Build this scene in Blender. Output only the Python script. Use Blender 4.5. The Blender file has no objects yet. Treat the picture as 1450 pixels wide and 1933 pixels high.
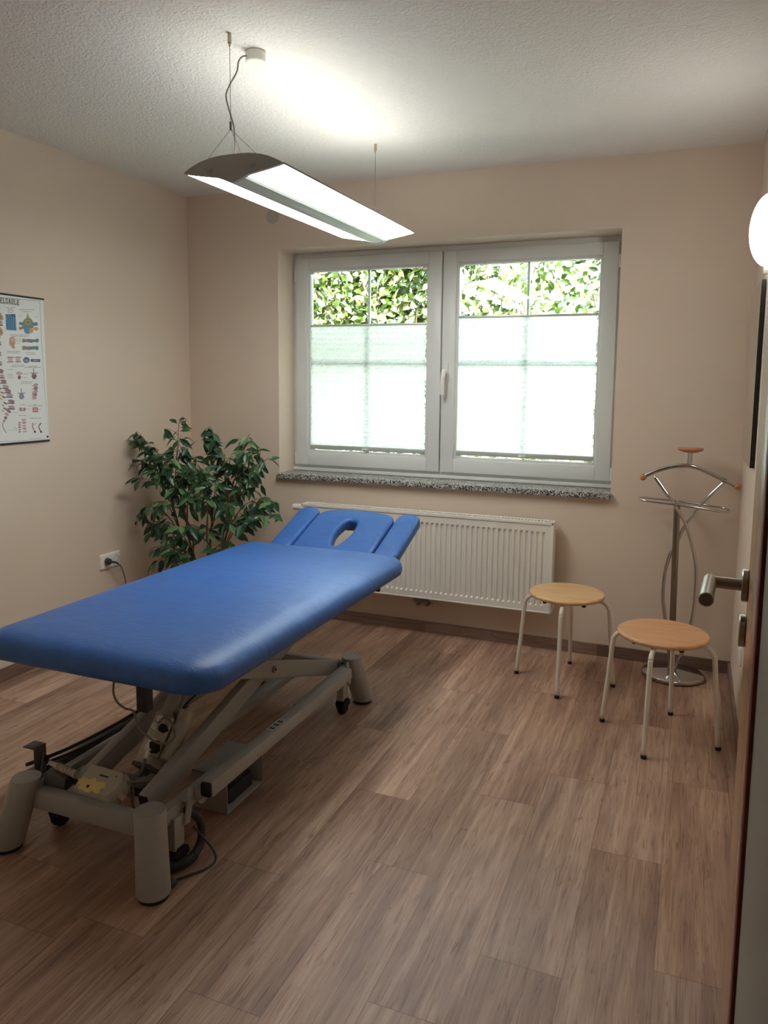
import bpy, bmesh, math, random
from mathutils import Vector, Matrix
PI = math.pi
sc = bpy.context.scene
COL = sc.collection
random.seed(7)

# ------------------------------------------------------------------ dimensions (metres)
XL, XR = -2.925, 0.2285        # left / right wall
YB, YF = 3.930, 0.50           # back wall / wall with the doorway
H = 2.5
WX0, WX1, WZ0, WZ1 = -2.293, -0.372, 0.855, 2.1585   # window opening

# ------------------------------------------------------------------ helpers
def srgb(r, g, b):
    f = lambda c: (c/12.92 if c <= .04045 else ((c+.055)/1.055)**2.4)
    return (f(r/255), f(g/255), f(b/255), 1)

def newmat(name):
    m = bpy.data.materials.new(name); m.use_nodes = True
    nt = m.node_tree
    return m, nt, nt.nodes['Principled BSDF']

def mat(name, col, rough=.5, metal=0, spec=.5, bump=None, coat=0, trans=0, aniso=0):
    m, nt, b = newmat(name)
    b.inputs['Base Color'].default_value = col
    b.inputs['Roughness'].default_value = rough
    b.inputs['Metallic'].default_value = metal
    b.inputs['Specular IOR Level'].default_value = spec
    b.inputs['Coat Weight'].default_value = coat
    b.inputs['Transmission Weight'].default_value = trans
    if bump:
        scale, strength, dist = bump[:3]
        tc = nt.nodes.new('ShaderNodeTexCoord'); n = nt.nodes.new('ShaderNodeTexNoise')
        n.inputs['Scale'].default_value = scale; n.inputs['Detail'].default_value = 4
        bp = nt.nodes.new('ShaderNodeBump'); bp.inputs['Strength'].default_value = strength
        bp.inputs['Distance'].default_value = dist
        nt.links.new(tc.outputs['Object'], n.inputs['Vector'])
        nt.links.new(n.outputs['Fac'], bp.inputs['Height'])
        nt.links.new(bp.outputs['Normal'], b.inputs['Normal'])
    return m

def emit(name, col, strength):
    m = bpy.data.materials.new(name); m.use_nodes = True
    nt = m.node_tree; nt.nodes.clear()
    e = nt.nodes.new('ShaderNodeEmission'); o = nt.nodes.new('ShaderNodeOutputMaterial')
    e.inputs['Color'].default_value = col; e.inputs['Strength'].default_value = strength
    nt.links.new(e.outputs[0], o.inputs[0])
    return m

ORG = {}
def put(o, parent, org):
    COL.objects.link(o)
    if parent is not None:
        o.parent = parent
        ORG[o.name] = ORG[parent.name]
    else:
        ORG[o.name] = Vector(org)
        o.location = org

def obj(name, bm, m, parent=None, smooth=False, org=(0, 0, 0), auto=None):
    """links the world-space bmesh as one mesh object under parent"""
    o_ = ORG[parent.name] if parent is not None else Vector(org)
    bmesh.ops.translate(bm, verts=bm.verts, vec=-o_)
    me = bpy.data.meshes.new(name)
    bm.to_mesh(me); bm.free()
    if not isinstance(m, (list, tuple)): m = [m]
    for k in m: me.materials.append(k)
    if smooth or auto:
        for p in me.polygons: p.use_smooth = True
    if auto:
        try: me.set_sharp_from_angle(angle=math.radians(auto))
        except Exception: pass
    o = bpy.data.objects.new(name, me)
    put(o, parent, o_)
    return o

def thing(name, label, cat, loc, group=None, kind=None):
    o = bpy.data.objects.new(name, None)
    o.empty_display_size = .05
    put(o, None, loc)
    if label: o['label'] = label
    if cat: o['category'] = cat
    if group: o['group'] = group
    if kind: o['kind'] = kind
    return o

def tag(o, label, cat, group=None, kind=None):
    o['label'] = label; o['category'] = cat
    if group: o['group'] = group
    if kind: o['kind'] = kind
    return o

def structure(o):
    o['kind'] = 'structure'
    return o

def box(bm, x0, x1, y0, y1, z0, z1, bev=0, mi=0):
    r = bmesh.ops.create_cube(bm, size=1)
    vs = r['verts']
    for v in vs:
        v.co = Vector((x0+(v.co.x+.5)*(x1-x0), y0+(v.co.y+.5)*(y1-y0), z0+(v.co.z+.5)*(z1-z0)))
    fs = set(f for v in vs for f in v.link_faces)
    for f in fs: f.material_index = mi
    if bev:
        es = set(e for v in vs for e in v.link_edges)
        bmesh.ops.bevel(bm, geom=list(es), offset=bev, segments=2, affect='EDGES', profile=.5)
    return bm

def B(): return bmesh.new()

def frame_mat(a, b, up=(0, 0, 1)):
    a, b = Vector(a), Vector(b)
    z = (b-a).normalized(); up = Vector(up)
    if abs(z.dot(up)) > .98: up = Vector((0, 1, 0))
    x = up.cross(z).normalized(); y = z.cross(x)
    M = Matrix((x, y, z)).transposed().to_4x4(); M.translation = a
    return M, (b-a).length

def beam(bm, a, b, w, h, bev=.003, up=(0, 0, 1), mi=0):
    """rectangular bar from a to b; w across (horizontal), h along up"""
    M, L = frame_mat(a, b, up)
    t = B(); box(t, -w/2, w/2, -h/2, h/2, 0, L, bev, mi)
    t.transform(M); me = bpy.data.meshes.new('t'); t.to_mesh(me); t.free(); bm.from_mesh(me); bpy.data.meshes.remove(me)
    return bm

def cyl(bm, a, b, r, r2=None, seg=24, bev=0, mi=0):
    M, L = frame_mat(a, b)
    r2 = r if r2 is None else r2
    rings = [(0, r-bev), (bev, r), (L-bev, r2), (L, r2-bev)] if bev else [(0, r), (L, r2)]
    vs = []
    for z, rr in rings:
        vs.append([bm.verts.new(M @ Vector((rr*math.cos(2*PI*i/seg), rr*math.sin(2*PI*i/seg), z))) for i in range(seg)])
    for k in range(len(vs)-1):
        for i in range(seg):
            f = bm.faces.new((vs[k][i], vs[k][(i+1) % seg], vs[k+1][(i+1) % seg], vs[k+1][i])); f.material_index = mi
    f = bm.faces.new(vs[0][::-1]); f.material_index = mi
    f = bm.faces.new(vs[-1]); f.material_index = mi
    return bm

def smooth_path(pts, n=6, closed=False):
    P = [Vector(p) for p in pts]; out = []
    N = len(P)
    rng = range(N if closed else N-1)
    for i in rng:
        if closed: p0, p1, p2, p3 = P[i-1], P[i], P[(i+1) % N], P[(i+2) % N]
        else: p0, p1, p2, p3 = P[max(i-1, 0)], P[i], P[i+1], P[min(i+2, N-1)]
        for k in range(n):
            t = k/n
            out.append(.5*((2*p1)+(-p0+p2)*t+(2*p0-5*p1+4*p2-p3)*t*t+(-p0+3*p1-3*p2+p3)*t**3))
    if not closed: out.append(P[-1])
    return out

def tube(bm, pts, r, seg=10, smooth=5, closed=False, mi=0, taper=None):
    P = smooth_path(pts, smooth, closed) if smooth else [Vector(p) for p in pts]
    N = len(P); rings = []
    n = None
    for i, p in enumerate(P):
        if closed: t = (P[(i+1) % N]-P[i-1]).normalized()
        else: t = (P[min(i+1, N-1)]-P[max(i-1, 0)]).normalized()
        if n is None:
            n = t.orthogonal().normalized()
        n = (n-t*n.dot(t)).normalized(); b = t.cross(n)
        rr = r if taper is None else r*(1+(taper-1)*i/(N-1))
        rings.append([bm.verts.new(p+rr*(math.cos(2*PI*k/seg)*n+math.sin(2*PI*k/seg)*b)) for k in range(seg)])
    for i in range(N if closed else N-1):
        A, C = rings[i], rings[(i+1) % N]
        off = 0
        if closed and i == N-1:
            off = min(range(seg), key=lambda o: (A[0].co-C[o].co).length)
        for k in range(seg):
            f = bm.faces.new((A[k], A[(k+1) % seg], C[(k+1+off) % seg], C[(k+off) % seg])); f.material_index = mi
    if not closed:
        f = bm.faces.new(rings[0][::-1]); f.material_index = mi
        f = bm.faces.new(rings[-1]); f.material_index = mi
    return bm

def lathe(bm, prof, c, seg=32, M=None, sx=1, sy=1, mi=0):
    rings = []
    for r, z in prof:
        if r < 1e-6:
            rings.append([bm.verts.new(Vector((0, 0, z)))])
        else:
            rings.append([bm.verts.new(Vector((sx*r*math.cos(2*PI*i/seg), sy*r*math.sin(2*PI*i/seg), z))) for i in range(seg)])
    new = [v for r in rings for v in r]
    for a, b in zip(rings, rings[1:]):
        for i in range(seg):
            if len(a) == 1 and len(b) == 1: continue
            if len(a) == 1: f = bm.faces.new((a[0], b[(i+1) % seg], b[i]))
            elif len(b) == 1: f = bm.faces.new((a[i], a[(i+1) % seg], b[0]))
            else: f = bm.faces.new((a[i], a[(i+1) % seg], b[(i+1) % seg], b[i]))
            f.material_index = mi
    T = Matrix.Translation(c) @ (M if M is not None else Matrix())
    for v in new: v.co = T @ v.co
    bmesh.ops.recalc_face_normals(bm, faces=bm.faces)
    return bm

def ball(bm, c, r, mi=0, s=(1, 1, 1), seg=16):
    q = bmesh.ops.create_uvsphere(bm, u_segments=seg, v_segments=seg//2+2, radius=r)
    for v in q['verts']:
        v.co = Vector((v.co.x*s[0]+c[0], v.co.y*s[1]+c[1], v.co.z*s[2]+c[2]))
        for f in v.link_faces: f.material_index = mi
    return bm

def rrect(x0, x1, y0, y1, r, n=8):
    out = []
    for cx, cy, a0 in ((x1-r, y1-r, 0), (x0+r, y1-r, PI/2), (x0+r, y0+r, PI), (x1-r, y0+r, 1.5*PI)):
        for k in range(n+1):
            a = a0+PI/2*k/n
            out.append((cx+r*math.cos(a), cy+r*math.sin(a)))
    return out

def rounded_slab(bm, x0, x1, y0, y1, rc, prof, n=8, M=None, mi=0):
    """prof: list of (inset, z)"""
    rings = []
    for ins, z in prof:
        rings.append([bm.verts.new(Vector((x, y, z))) for x, y in rrect(x0+ins, x1-ins, y0+ins, y1-ins, max(rc-ins, .002), n)])
    for a, b in zip(rings, rings[1:]):
        N = len(a)
        for i in range(N):
            f = bm.faces.new((a[i], a[(i+1) % N], b[(i+1) % N], b[i])); f.material_index = mi
    f = bm.faces.new(rings[0][::-1]); f.material_index = mi
    f = bm.faces.new(rings[-1]); f.material_index = mi
    if M is not None:
        for r in rings:
            for v in r: v.co = M @ v.co
    return bm

def curve_solid(bm, loops, extrude, bevel, M, res=4, mi=0):
    """filled 2D curve (outer loop and holes) with rounded edges, merged into bm"""
    cu = bpy.data.curves.new('c', 'CURVE'); cu.dimensions = '2D'; cu.fill_mode = 'BOTH'
    cu.extrude = extrude; cu.bevel_depth = bevel; cu.bevel_resolution = res
    for lp in loops:
        s = cu.splines.new('POLY'); s.points.add(len(lp)-1); s.use_cyclic_u = True
        for p, q in zip(s.points, lp): p.co = (q[0], q[1], 0, 1)
    o = bpy.data.objects.new('c', cu); COL.objects.link(o)
    dg = bpy.context.evaluated_depsgraph_get(); dg.update()
    me = bpy.data.meshes.new_from_object(o.evaluated_get(dg))
    t = B(); t.from_mesh(me); bmesh.ops.remove_doubles(t, verts=t.verts, dist=1e-5)
    t.transform(M)
    for f in t.faces: f.material_index = mi
    m2 = bpy.data.meshes.new('c2'); t.to_mesh(m2); t.free(); bm.from_mesh(m2)
    bpy.data.objects.remove(o); bpy.data.curves.remove(cu); bpy.data.meshes.remove(me); bpy.data.meshes.remove(m2)
    return bm

def text_mesh(bm, s, size, M, sx=1, off=0, ext=.0002, mi=0, align='LEFT'):
    cu = bpy.data.curves.new('tx', 'FONT'); cu.body = s; cu.size = size; cu.extrude = ext; cu.offset = off
    cu.align_x = align
    o = bpy.data.objects.new('tx', cu); COL.objects.link(o)
    dg = bpy.context.evaluated_depsgraph_get(); dg.update()
    me = bpy.data.meshes.new_from_object(o.evaluated_get(dg))
    t = B(); t.from_mesh(me); t.transform(M @ Matrix.Diagonal((sx, 1, 1, 1)))
    for f in t.faces: f.material_index = mi
    m2 = bpy.data.meshes.new('c2'); t.to_mesh(m2); t.free(); bm.from_mesh(m2)
    bpy.data.objects.remove(o); bpy.data.curves.remove(cu); bpy.data.meshes.remove(me); bpy.data.meshes.remove(m2)
    return bm

def ramp(nt, stops, interp='LINEAR'):
    n = nt.nodes.new('ShaderNodeValToRGB'); cr = n.color_ramp; cr.interpolation = interp
    while len(cr.elements) < len(stops): cr.elements.new(.5)
    for e, (p, c) in zip(cr.elements, stops): e.position = p; e.color = c
    return n

def math_node(nt, op, a, b=None, clamp=False):
    n = nt.nodes.new('ShaderNodeMath'); n.operation = op; n.use_clamp = clamp
    for i, v in enumerate((a, b)):
        if v is None: continue
        if isinstance(v, (int, float)): n.inputs[i].default_value = v
        else: nt.links.new(v, n.inputs[i])
    return n.outputs[0]

# ------------------------------------------------------------------ materials
def wood_plank_material(name, skirting=False):
    m, nt, b = newmat(name); L = nt.links
    uv = nt.nodes.new('ShaderNodeUVMap'); uv.uv_map = 'UVMap'
    at = nt.nodes.new('ShaderNodeAttribute'); at.attribute_name = 'plank'
    sep = nt.nodes.new('ShaderNodeSeparateColor'); L.new(at.outputs['Color'], sep.inputs[0])
    mp = nt.nodes.new('ShaderNodeMapping'); mp.inputs['Scale'].default_value = (26, 1.5, 1)
    L.new(uv.outputs[0], mp.inputs[0])
    off = nt.nodes.new('ShaderNodeCombineXYZ')
    L.new(math_node(nt, 'MULTIPLY', sep.outputs[0], 37.0), off.inputs[0])
    L.new(math_node(nt, 'MULTIPLY', sep.outputs[1], 53.0), off.inputs[1])
    va = nt.nodes.new('ShaderNodeVectorMath'); L.new(mp.outputs[0], va.inputs[0]); L.new(off.outputs[0], va.inputs[1])
    n1 = nt.nodes.new('ShaderNodeTexNoise'); n1.inputs['Scale'].default_value = 1.3; n1.inputs['Detail'].default_value = 9
    n1.inputs['Roughness'].default_value = .66; n1.inputs['Distortion'].default_value = .9
    L.new(va.outputs[0], n1.inputs['Vector'])
    # coarse bands: a plank shows two or three strips of different tone
    mp2 = nt.nodes.new('ShaderNodeMapping'); mp2.inputs['Scale'].default_value = (7, .9, 1); L.new(uv.outputs[0], mp2.inputs[0])
    va2 = nt.nodes.new('ShaderNodeVectorMath'); L.new(mp2.outputs[0], va2.inputs[0]); L.new(off.outputs[0], va2.inputs[1])
    n2 = nt.nodes.new('ShaderNodeTexNoise'); n2.inputs['Scale'].default_value = 1.0; n2.inputs['Detail'].default_value = 5
    L.new(va2.outputs[0], n2.inputs['Vector'])
    # fine dark pores
    mp3 = nt.nodes.new('ShaderNodeMapping'); mp3.inputs['Scale'].default_value = (220, 7, 1); L.new(uv.outputs[0], mp3.inputs[0])
    n3 = nt.nodes.new('ShaderNodeTexNoise'); n3.inputs['Scale'].default_value = 1.0; n3.inputs['Detail'].default_value = 3
    L.new(mp3.outputs[0], n3.inputs['Vector'])
    mp4 = nt.nodes.new('ShaderNodeMapping'); mp4.inputs['Scale'].default_value = (30, 4.5, 1); L.new(uv.outputs[0], mp4.inputs[0])
    va4 = nt.nodes.new('ShaderNodeVectorMath'); L.new(mp4.outputs[0], va4.inputs[0]); L.new(off.outputs[0], va4.inputs[1])
    n4 = nt.nodes.new('ShaderNodeTexNoise'); n4.inputs['Scale'].default_value = 1.6; n4.inputs['Detail'].default_value = 6
    n4.inputs['Distortion'].default_value = 1.6
    L.new(va4.outputs[0], n4.inputs['Vector'])
    s = math_node(nt, 'ADD', math_node(nt, 'MULTIPLY', n1.outputs['Fac'], .55), math_node(nt, 'MULTIPLY', n2.outputs['Fac'], .45))
    if skirting:
        st = [(.30, srgb(104, 78, 66)), (.5, srgb(132, 104, 90)), (.68, srgb(156, 130, 114))]
    else:
        st = [(.31, srgb(122, 88, 71)), (.43, srgb(154, 117, 96)), (.52, srgb(177, 140, 116)), (.60, srgb(194, 159, 134)), (.71, srgb(213, 183, 157))]
    rp = ramp(nt, st); L.new(s, rp.inputs[0])
    # plank tone
    hs = nt.nodes.new('ShaderNodeHueSaturation'); L.new(rp.outputs[0], hs.inputs['Color'])
    L.new(math_node(nt, 'ADD', math_node(nt, 'MULTIPLY', sep.outputs[1], .24), .84), hs.inputs['Value'])
    L.new(math_node(nt, 'ADD', math_node(nt, 'MULTIPLY', sep.outputs[0], .10), .86), hs.inputs['Saturation'])
    mx = nt.nodes.new('ShaderNodeMix'); mx.data_type = 'RGBA'; mx.blend_type = 'MULTIPLY'
    L.new(hs.outputs[0], mx.inputs[6])
    pr = ramp(nt, [(.33, (.62, .54, .48, 1)), (.45, (1, 1, 1, 1))]); L.new(n3.outputs['Fac'], pr.inputs[0])
    mx.inputs[0].default_value = .8; L.new(pr.outputs[0], mx.inputs[7])
    mx3 = nt.nodes.new('ShaderNodeMix'); mx3.data_type = 'RGBA'; mx3.blend_type = 'MULTIPLY'; mx3.inputs[0].default_value = .8
    kr = ramp(nt, [(.30, (.60, .50, .43, 1)), (.40, (1, 1, 1, 1)), (.62, (1, 1, 1, 1)), (.72, (1.18, 1.16, 1.12, 1))])
    L.new(n4.outputs['Fac'], kr.inputs[0]); L.new(mx.outputs[2], mx3.inputs[6]); L.new(kr.outputs[0], mx3.inputs[7])
    # seams (B channel is 1 on the seam strips)
    mx2 = nt.nodes.new('ShaderNodeMix'); mx2.data_type = 'RGBA'; mx2.blend_type = 'MULTIPLY'
    L.new(mx3.outputs[2], mx2.inputs[6]); mx2.inputs[7].default_value = (.72, .65, .60, 1)
    L.new(sep.outputs[2], mx2.inputs[0])
    L.new(mx2.outputs[2], b.inputs['Base Color'])
    b.inputs['Roughness'].default_value = .47
    b.inputs['Specular IOR Level'].default_value = .45
    bp = nt.nodes.new('ShaderNodeBump'); bp.inputs['Strength'].default_value = .28; bp.inputs['Distance'].default_value = .002
    L.new(math_node(nt, 'ADD', n1.outputs['Fac'], n3.outputs['Fac']), bp.inputs['Height']); L.new(bp.outputs[0], b.inputs['Normal'])
    return m

def plaster(name, col, scale, strength, dist, rough=.9, tint=.04):
    m, nt, b = newmat(name); L = nt.links
    tc = nt.nodes.new('ShaderNodeTexCoord')
    n = nt.nodes.new('ShaderNodeTexNoise'); n.inputs['Scale'].default_value = scale; n.inputs['Detail'].default_value = 5
    n.inputs['Roughness'].default_value = .6
    L.new(tc.outputs['Object'], n.inputs['Vector'])
    bp = nt.nodes.new('ShaderNodeBump'); bp.inputs['Strength'].default_value = strength; bp.inputs['Distance'].default_value = dist
    L.new(n.outputs['Fac'], bp.inputs['Height']); L.new(bp.outputs[0], b.inputs['Normal'])
    n2 = nt.nodes.new('ShaderNodeTexNoise'); n2.inputs['Scale'].default_value = 1.3; L.new(tc.outputs['Object'], n2.inputs['Vector'])
    c2 = tuple(c*(1-tint) for c in col[:3])+(1,)
    rp = ramp(nt, [(.35, c2), (.65, col)]); L.new(n2.outputs['Fac'], rp.inputs[0]); L.new(rp.outputs[0], b.inputs['Base Color'])
    b.inputs['Roughness'].default_value = rough; b.inputs['Specular IOR Level'].default_value = .25
    return m

M_floor = wood_plank_material('vinyl_planks')
M_skirt = wood_plank_material('skirting_vinyl', True)
M_wall = plaster('wall_paint', srgb(224, 208, 191), 160, .22, .003)
def ceiling_material():
    m, nt, b = newmat('roughcast_ceiling'); L = nt.links
    tc = nt.nodes.new('ShaderNodeTexCoord')
    v = nt.nodes.new('ShaderNodeTexVoronoi'); v.inputs['Scale'].default_value = 62; v.feature = 'SMOOTH_F1'; v.inputs['Smoothness'].default_value = .6
    n = nt.nodes.new('ShaderNodeTexNoise'); n.inputs['Scale'].default_value = 120; n.inputs['Detail'].default_value = 4
    w = nt.nodes.new('ShaderNodeTexNoise'); w.inputs['Scale'].default_value = 30
    mixv = nt.nodes.new('ShaderNodeMix'); mixv.data_type = 'RGBA'; mixv.blend_type = 'LINEAR_LIGHT'; mixv.inputs[0].default_value = .03
    L.new(tc.outputs['Object'], mixv.inputs[6]); L.new(w.outputs['Color'], mixv.inputs[7]); L.new(mixv.outputs[2], v.inputs['Vector'])
    L.new(tc.outputs['Object'], n.inputs['Vector'])
    L.new(tc.outputs['Object'], w.inputs['Vector'])
    s = math_node(nt, 'ADD', math_node(nt, 'MULTIPLY', v.outputs['Distance'], -1.0), math_node(nt, 'MULTIPLY', n.outputs['Fac'], .9))
    bp = nt.nodes.new('ShaderNodeBump'); bp.inputs['Strength'].default_value = .55; bp.inputs['Distance'].default_value = .006
    L.new(s, bp.inputs['Height']); L.new(bp.outputs[0], b.inputs['Normal'])
    b.inputs['Base Color'].default_value = srgb(236, 236, 232); b.inputs['Roughness'].default_value = .95
    b.inputs['Specular IOR Level'].default_value = .1
    return m
M_ceil = ceiling_material()
M_ceil_hall = plaster('hall_ceiling_paint', srgb(228, 228, 222), 120, .1, .002)
M_upvc = mat('white_upvc', srgb(226, 230, 228), .32, spec=.4)
M_gasket = mat('grey_gasket', srgb(70, 74, 74), .6)
M_alu_bar = mat('aluminium_bar', srgb(205, 208, 204), .35, .3)
M_white = mat('white_gloss', srgb(238, 237, 230), .35)
M_rad = mat('radiator_enamel', srgb(236, 234, 226), .33)
M_chrome = mat('chrome', srgb(205, 205, 205), .12, 1)
M_steel = mat('brushed_steel', srgb(176, 172, 164), .30, 1, bump=(900, .08, .0005))
M_table = mat('grey_powder_coat', srgb(164, 163, 159), .42, bump=(700, .12, .0006))
M_table_d = mat('dark_grey_steel', srgb(92, 92, 92), .5)
M_black = mat('black_plastic', srgb(22, 22, 24), .5)
M_rubber = mat('black_rubber', srgb(30, 30, 32), .75)
M_box = mat('light_grey_plastic', srgb(190, 184, 170), .5)
M_ylabel = mat('yellow_paper', srgb(240, 218, 146), .8)
M_cable = mat('grey_cable', srgb(128, 122, 116), .6)
M_cable_d = mat('dark_cable', srgb(56, 58, 62), .55)
M_lampcap = mat('anthracite_cap', srgb(168, 168, 165), .42)
M_nickel = mat('nickel', srgb(176, 164, 140), .3, 1)
M_alum_edge = mat('lamp_edge', srgb(150, 152, 148), .4)
M_leg_white = mat('white_tube', srgb(228, 222, 208), .3, coat=.2)
M_terracotta = mat('terracotta_pot', srgb(168, 96, 66), .8, bump=(60, .2, .002))
M_soil = mat('potting_soil', srgb(52, 38, 28), .95, bump=(90, .8, .01))
M_stem = mat('fig_bark', srgb(112, 88, 68), .8, bump=(120, .3, .002))
M_mirror = mat('mirror_glass', srgb(222, 226, 222), .015, 1)
M_brown_seal = mat('brown_door_seal', srgb(158, 84, 60), .45)
M_jamb = mat('grey_steel_frame', srgb(176, 174, 166), .4)
M_paper = mat('poster_paper', srgb(232, 236, 234), .45, spec=.4)

def beech(name, c1, c2, rough=.32):
    m, nt, b = newmat(name); L = nt.links
    tc = nt.nodes.new('ShaderNodeTexCoord'); mp = nt.nodes.new('ShaderNodeMapping'); mp.inputs['Scale'].default_value = (3, 34, 10)
    n = nt.nodes.new('ShaderNodeTexNoise'); n.inputs['Scale'].default_value = 2; n.inputs['Detail'].default_value = 6; n.inputs['Distortion'].default_value = .6
    L.new(tc.outputs['Object'], mp.inputs[0]); L.new(mp.outputs[0], n.inputs['Vector'])
    rp = ramp(nt, [(.35, c1), (.65, c2)]); L.new(n.outputs['Fac'], rp.inputs[0]); L.new(rp.outputs[0], b.inputs['Base Color'])
    b.inputs['Roughness'].default_value = rough
    return m
M_beech_y = beech('yellow_beech', srgb(208, 164, 112), srgb(226, 186, 136))
M_beech_r = beech('reddish_beech', srgb(208, 150, 106), srgb(222, 170, 128))
M_beech_n = beech('beech_knob', srgb(186, 118, 74), srgb(204, 138, 92), .4)
M_door = beech('beech_veneer', srgb(172, 126, 84), srgb(188, 144, 100), .22)
for n_ in M_door.node_tree.nodes:
    if n_.type == 'MAPPING': n_.inputs['Scale'].default_value = (20, 20, 1.5)

def leather():
    m, nt, b = newmat('blue_vinyl_leather'); L = nt.links
    tc = nt.nodes.new('ShaderNodeTexCoord')
    v = nt.nodes.new('ShaderNodeTexVoronoi'); v.inputs['Scale'].default_value = 420
    n = nt.nodes.new('ShaderNodeTexNoise'); n.inputs['Scale'].default_value = 9; n.inputs['Detail'].default_value = 8; n.inputs['Distortion'].default_value = 1.8; n.inputs['Roughness'].default_value = .62
    mp = nt.nodes.new('ShaderNodeMapping'); mp.inputs['Scale'].default_value = (1, 2.2, 1)
    L.new(tc.outputs['Object'], mp.inputs[0]); L.new(mp.outputs[0], n.inputs['Vector'])
    L.new(tc.outputs['Object'], v.inputs['Vector'])
    bp = nt.nodes.new('ShaderNodeBump'); bp.inputs['Strength'].default_value = .35; bp.inputs['Distance'].default_value = .0012
    bp2 = nt.nodes.new('ShaderNodeBump'); bp2.inputs['Strength'].default_value = .35; bp2.inputs['Distance'].default_value = .006
    L.new(v.outputs['Distance'], bp.inputs['Height']); L.new(n.outputs['Fac'], bp2.inputs['Height'])
    L.new(bp2.outputs[0], bp.inputs['Normal']); L.new(bp.outputs[0], b.inputs['Normal'])
    rp = ramp(nt, [(.3, srgb(40, 92, 168)), (.7, srgb(50, 106, 182))]); L.new(n.outputs['Fac'], rp.inputs[0]); L.new(rp.outputs[0], b.inputs['Base Color'])
    b.inputs['Roughness'].default_value = .40; b.inputs['Specular IOR Level'].default_value = .6
    return m
M_blue = leather()

def granite():
    m, nt, b = newmat('speckled_granite'); L = nt.links
    tc = nt.nodes.new('ShaderNodeTexCoord')
    v = nt.nodes.new('ShaderNodeTexVoronoi'); v.inputs['Scale'].default_value = 210
    L.new(tc.outputs['Object'], v.inputs['Vector'])
    sp = nt.nodes.new('ShaderNodeSeparateColor'); L.new(v.outputs['Color'], sp.inputs[0])
    rp = ramp(nt, [(0, srgb(52, 54, 56)), (.28, srgb(110, 112, 112)), (.5, srgb(172, 172, 168)), (.8, srgb(214, 212, 206))], 'CONSTANT')
    L.new(sp.outputs[0], rp.inputs[0]); L.new(rp.outputs[0], b.inputs['Base Color'])
    b.inputs['Roughness'].default_value = .25
    return m
M_granite = granite()

def leaf_material(name, dark, mid, light, rough=.35, transl=.25):
    m = bpy.data.materials.new(name); m.use_nodes = True; nt = m.node_tree; L = nt.links
    b = nt.nodes['Principled BSDF']; out = nt.nodes['Material Output']
    g = nt.nodes.new('ShaderNodeNewGeometry')
    rp = ramp(nt, [(0, dark), (.55, mid), (1, light)]); L.new(g.outputs['Random Per Island'], rp.inputs[0])
    L.new(rp.outputs[0], b.inputs['Base Color']); b.inputs['Roughness'].default_value = rough
    t = nt.nodes.new('ShaderNodeBsdfTranslucent'); L.new(rp.outputs[0], t.inputs['Color'])
    mx = nt.nodes.new('ShaderNodeMixShader'); mx.inputs[0].default_value = transl
    L.new(b.outputs[0], mx.inputs[1]); L.new(t.outputs[0], mx.inputs[2]); L.new(mx.outputs[0], out.inputs[0])
    return m
M_ficus = leaf_material('ficus_leaf', srgb(30, 62, 44), srgb(48, 88, 58), srgb(104, 146, 92), .32, .18)
M_hedge = leaf_material('hedge_leaf', srgb(22, 34, 8), srgb(58, 78, 18), srgb(186, 186, 130), .16, .25)

def glass():
    m = bpy.data.materials.new('window_glass'); m.use_nodes = True; nt = m.node_tree; nt.nodes.clear()
    o = nt.nodes.new('ShaderNodeOutputMaterial'); t = nt.nodes.new('ShaderNodeBsdfTransparent'); g = nt.nodes.new('ShaderNodeBsdfGlossy')
    t.inputs[0].default_value = (.90, .96, .93, 1); g.inputs['Roughness'].default_value = .01
    fr = nt.nodes.new('ShaderNodeFresnel'); fr.inputs[0].default_value = 1.45
    mx = nt.nodes.new('ShaderNodeMixShader'); nt.links.new(fr.outputs[0], mx.inputs[0])
    nt.links.new(t.outputs[0], mx.inputs[1]); nt.links.new(g.outputs[0], mx.inputs[2]); nt.links.new(mx.outputs[0], o.inputs[0])
    return m
M_glass = glass()

def pleat():
    m = bpy.data.materials.new('pleated_fabric'); m.use_nodes = True; nt = m.node_tree; nt.nodes.clear(); L = nt.links
    o = nt.nodes.new('ShaderNodeOutputMaterial')
    tc = nt.nodes.new('ShaderNodeTexCoord'); n = nt.nodes.new('ShaderNodeTexNoise')
    mp = nt.nodes.new('ShaderNodeMapping'); mp.inputs['Scale'].default_value = (60, 60, 220)
    n.inputs['Scale'].default_value = 1; n.inputs['Detail'].default_value = 4
    L.new(tc.outputs['Object'], mp.inputs[0]); L.new(mp.outputs[0], n.inputs['Vector'])
    rp = ramp(nt, [(.35, (.70, .75, .76, 1)), (.62, (.91, .94, .96, 1))]); L.new(n.outputs['Fac'], rp.inputs[0])
    d = nt.nodes.new('ShaderNodeBsdfDiffuse'); t = nt.nodes.new('ShaderNodeBsdfTranslucent'); tr = nt.nodes.new('ShaderNodeBsdfTransparent')
    L.new(rp.outputs[0], d.inputs[0]); L.new(rp.outputs[0], t.inputs[0])
    m1 = nt.nodes.new('ShaderNodeMixShader'); m1.inputs[0].default_value = .84
    L.new(d.outputs[0], m1.inputs[1]); L.new(t.outputs[0], m1.inputs[2])
    m2 = nt.nodes.new('ShaderNodeMixShader'); m2.inputs[0].default_value = .018
    L.new(m1.outputs[0], m2.inputs[1]); L.new(tr.outputs[0], m2.inputs[2]); L.new(m2.outputs[0], o.inputs[0])
    return m
M_pleat = pleat()

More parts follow.
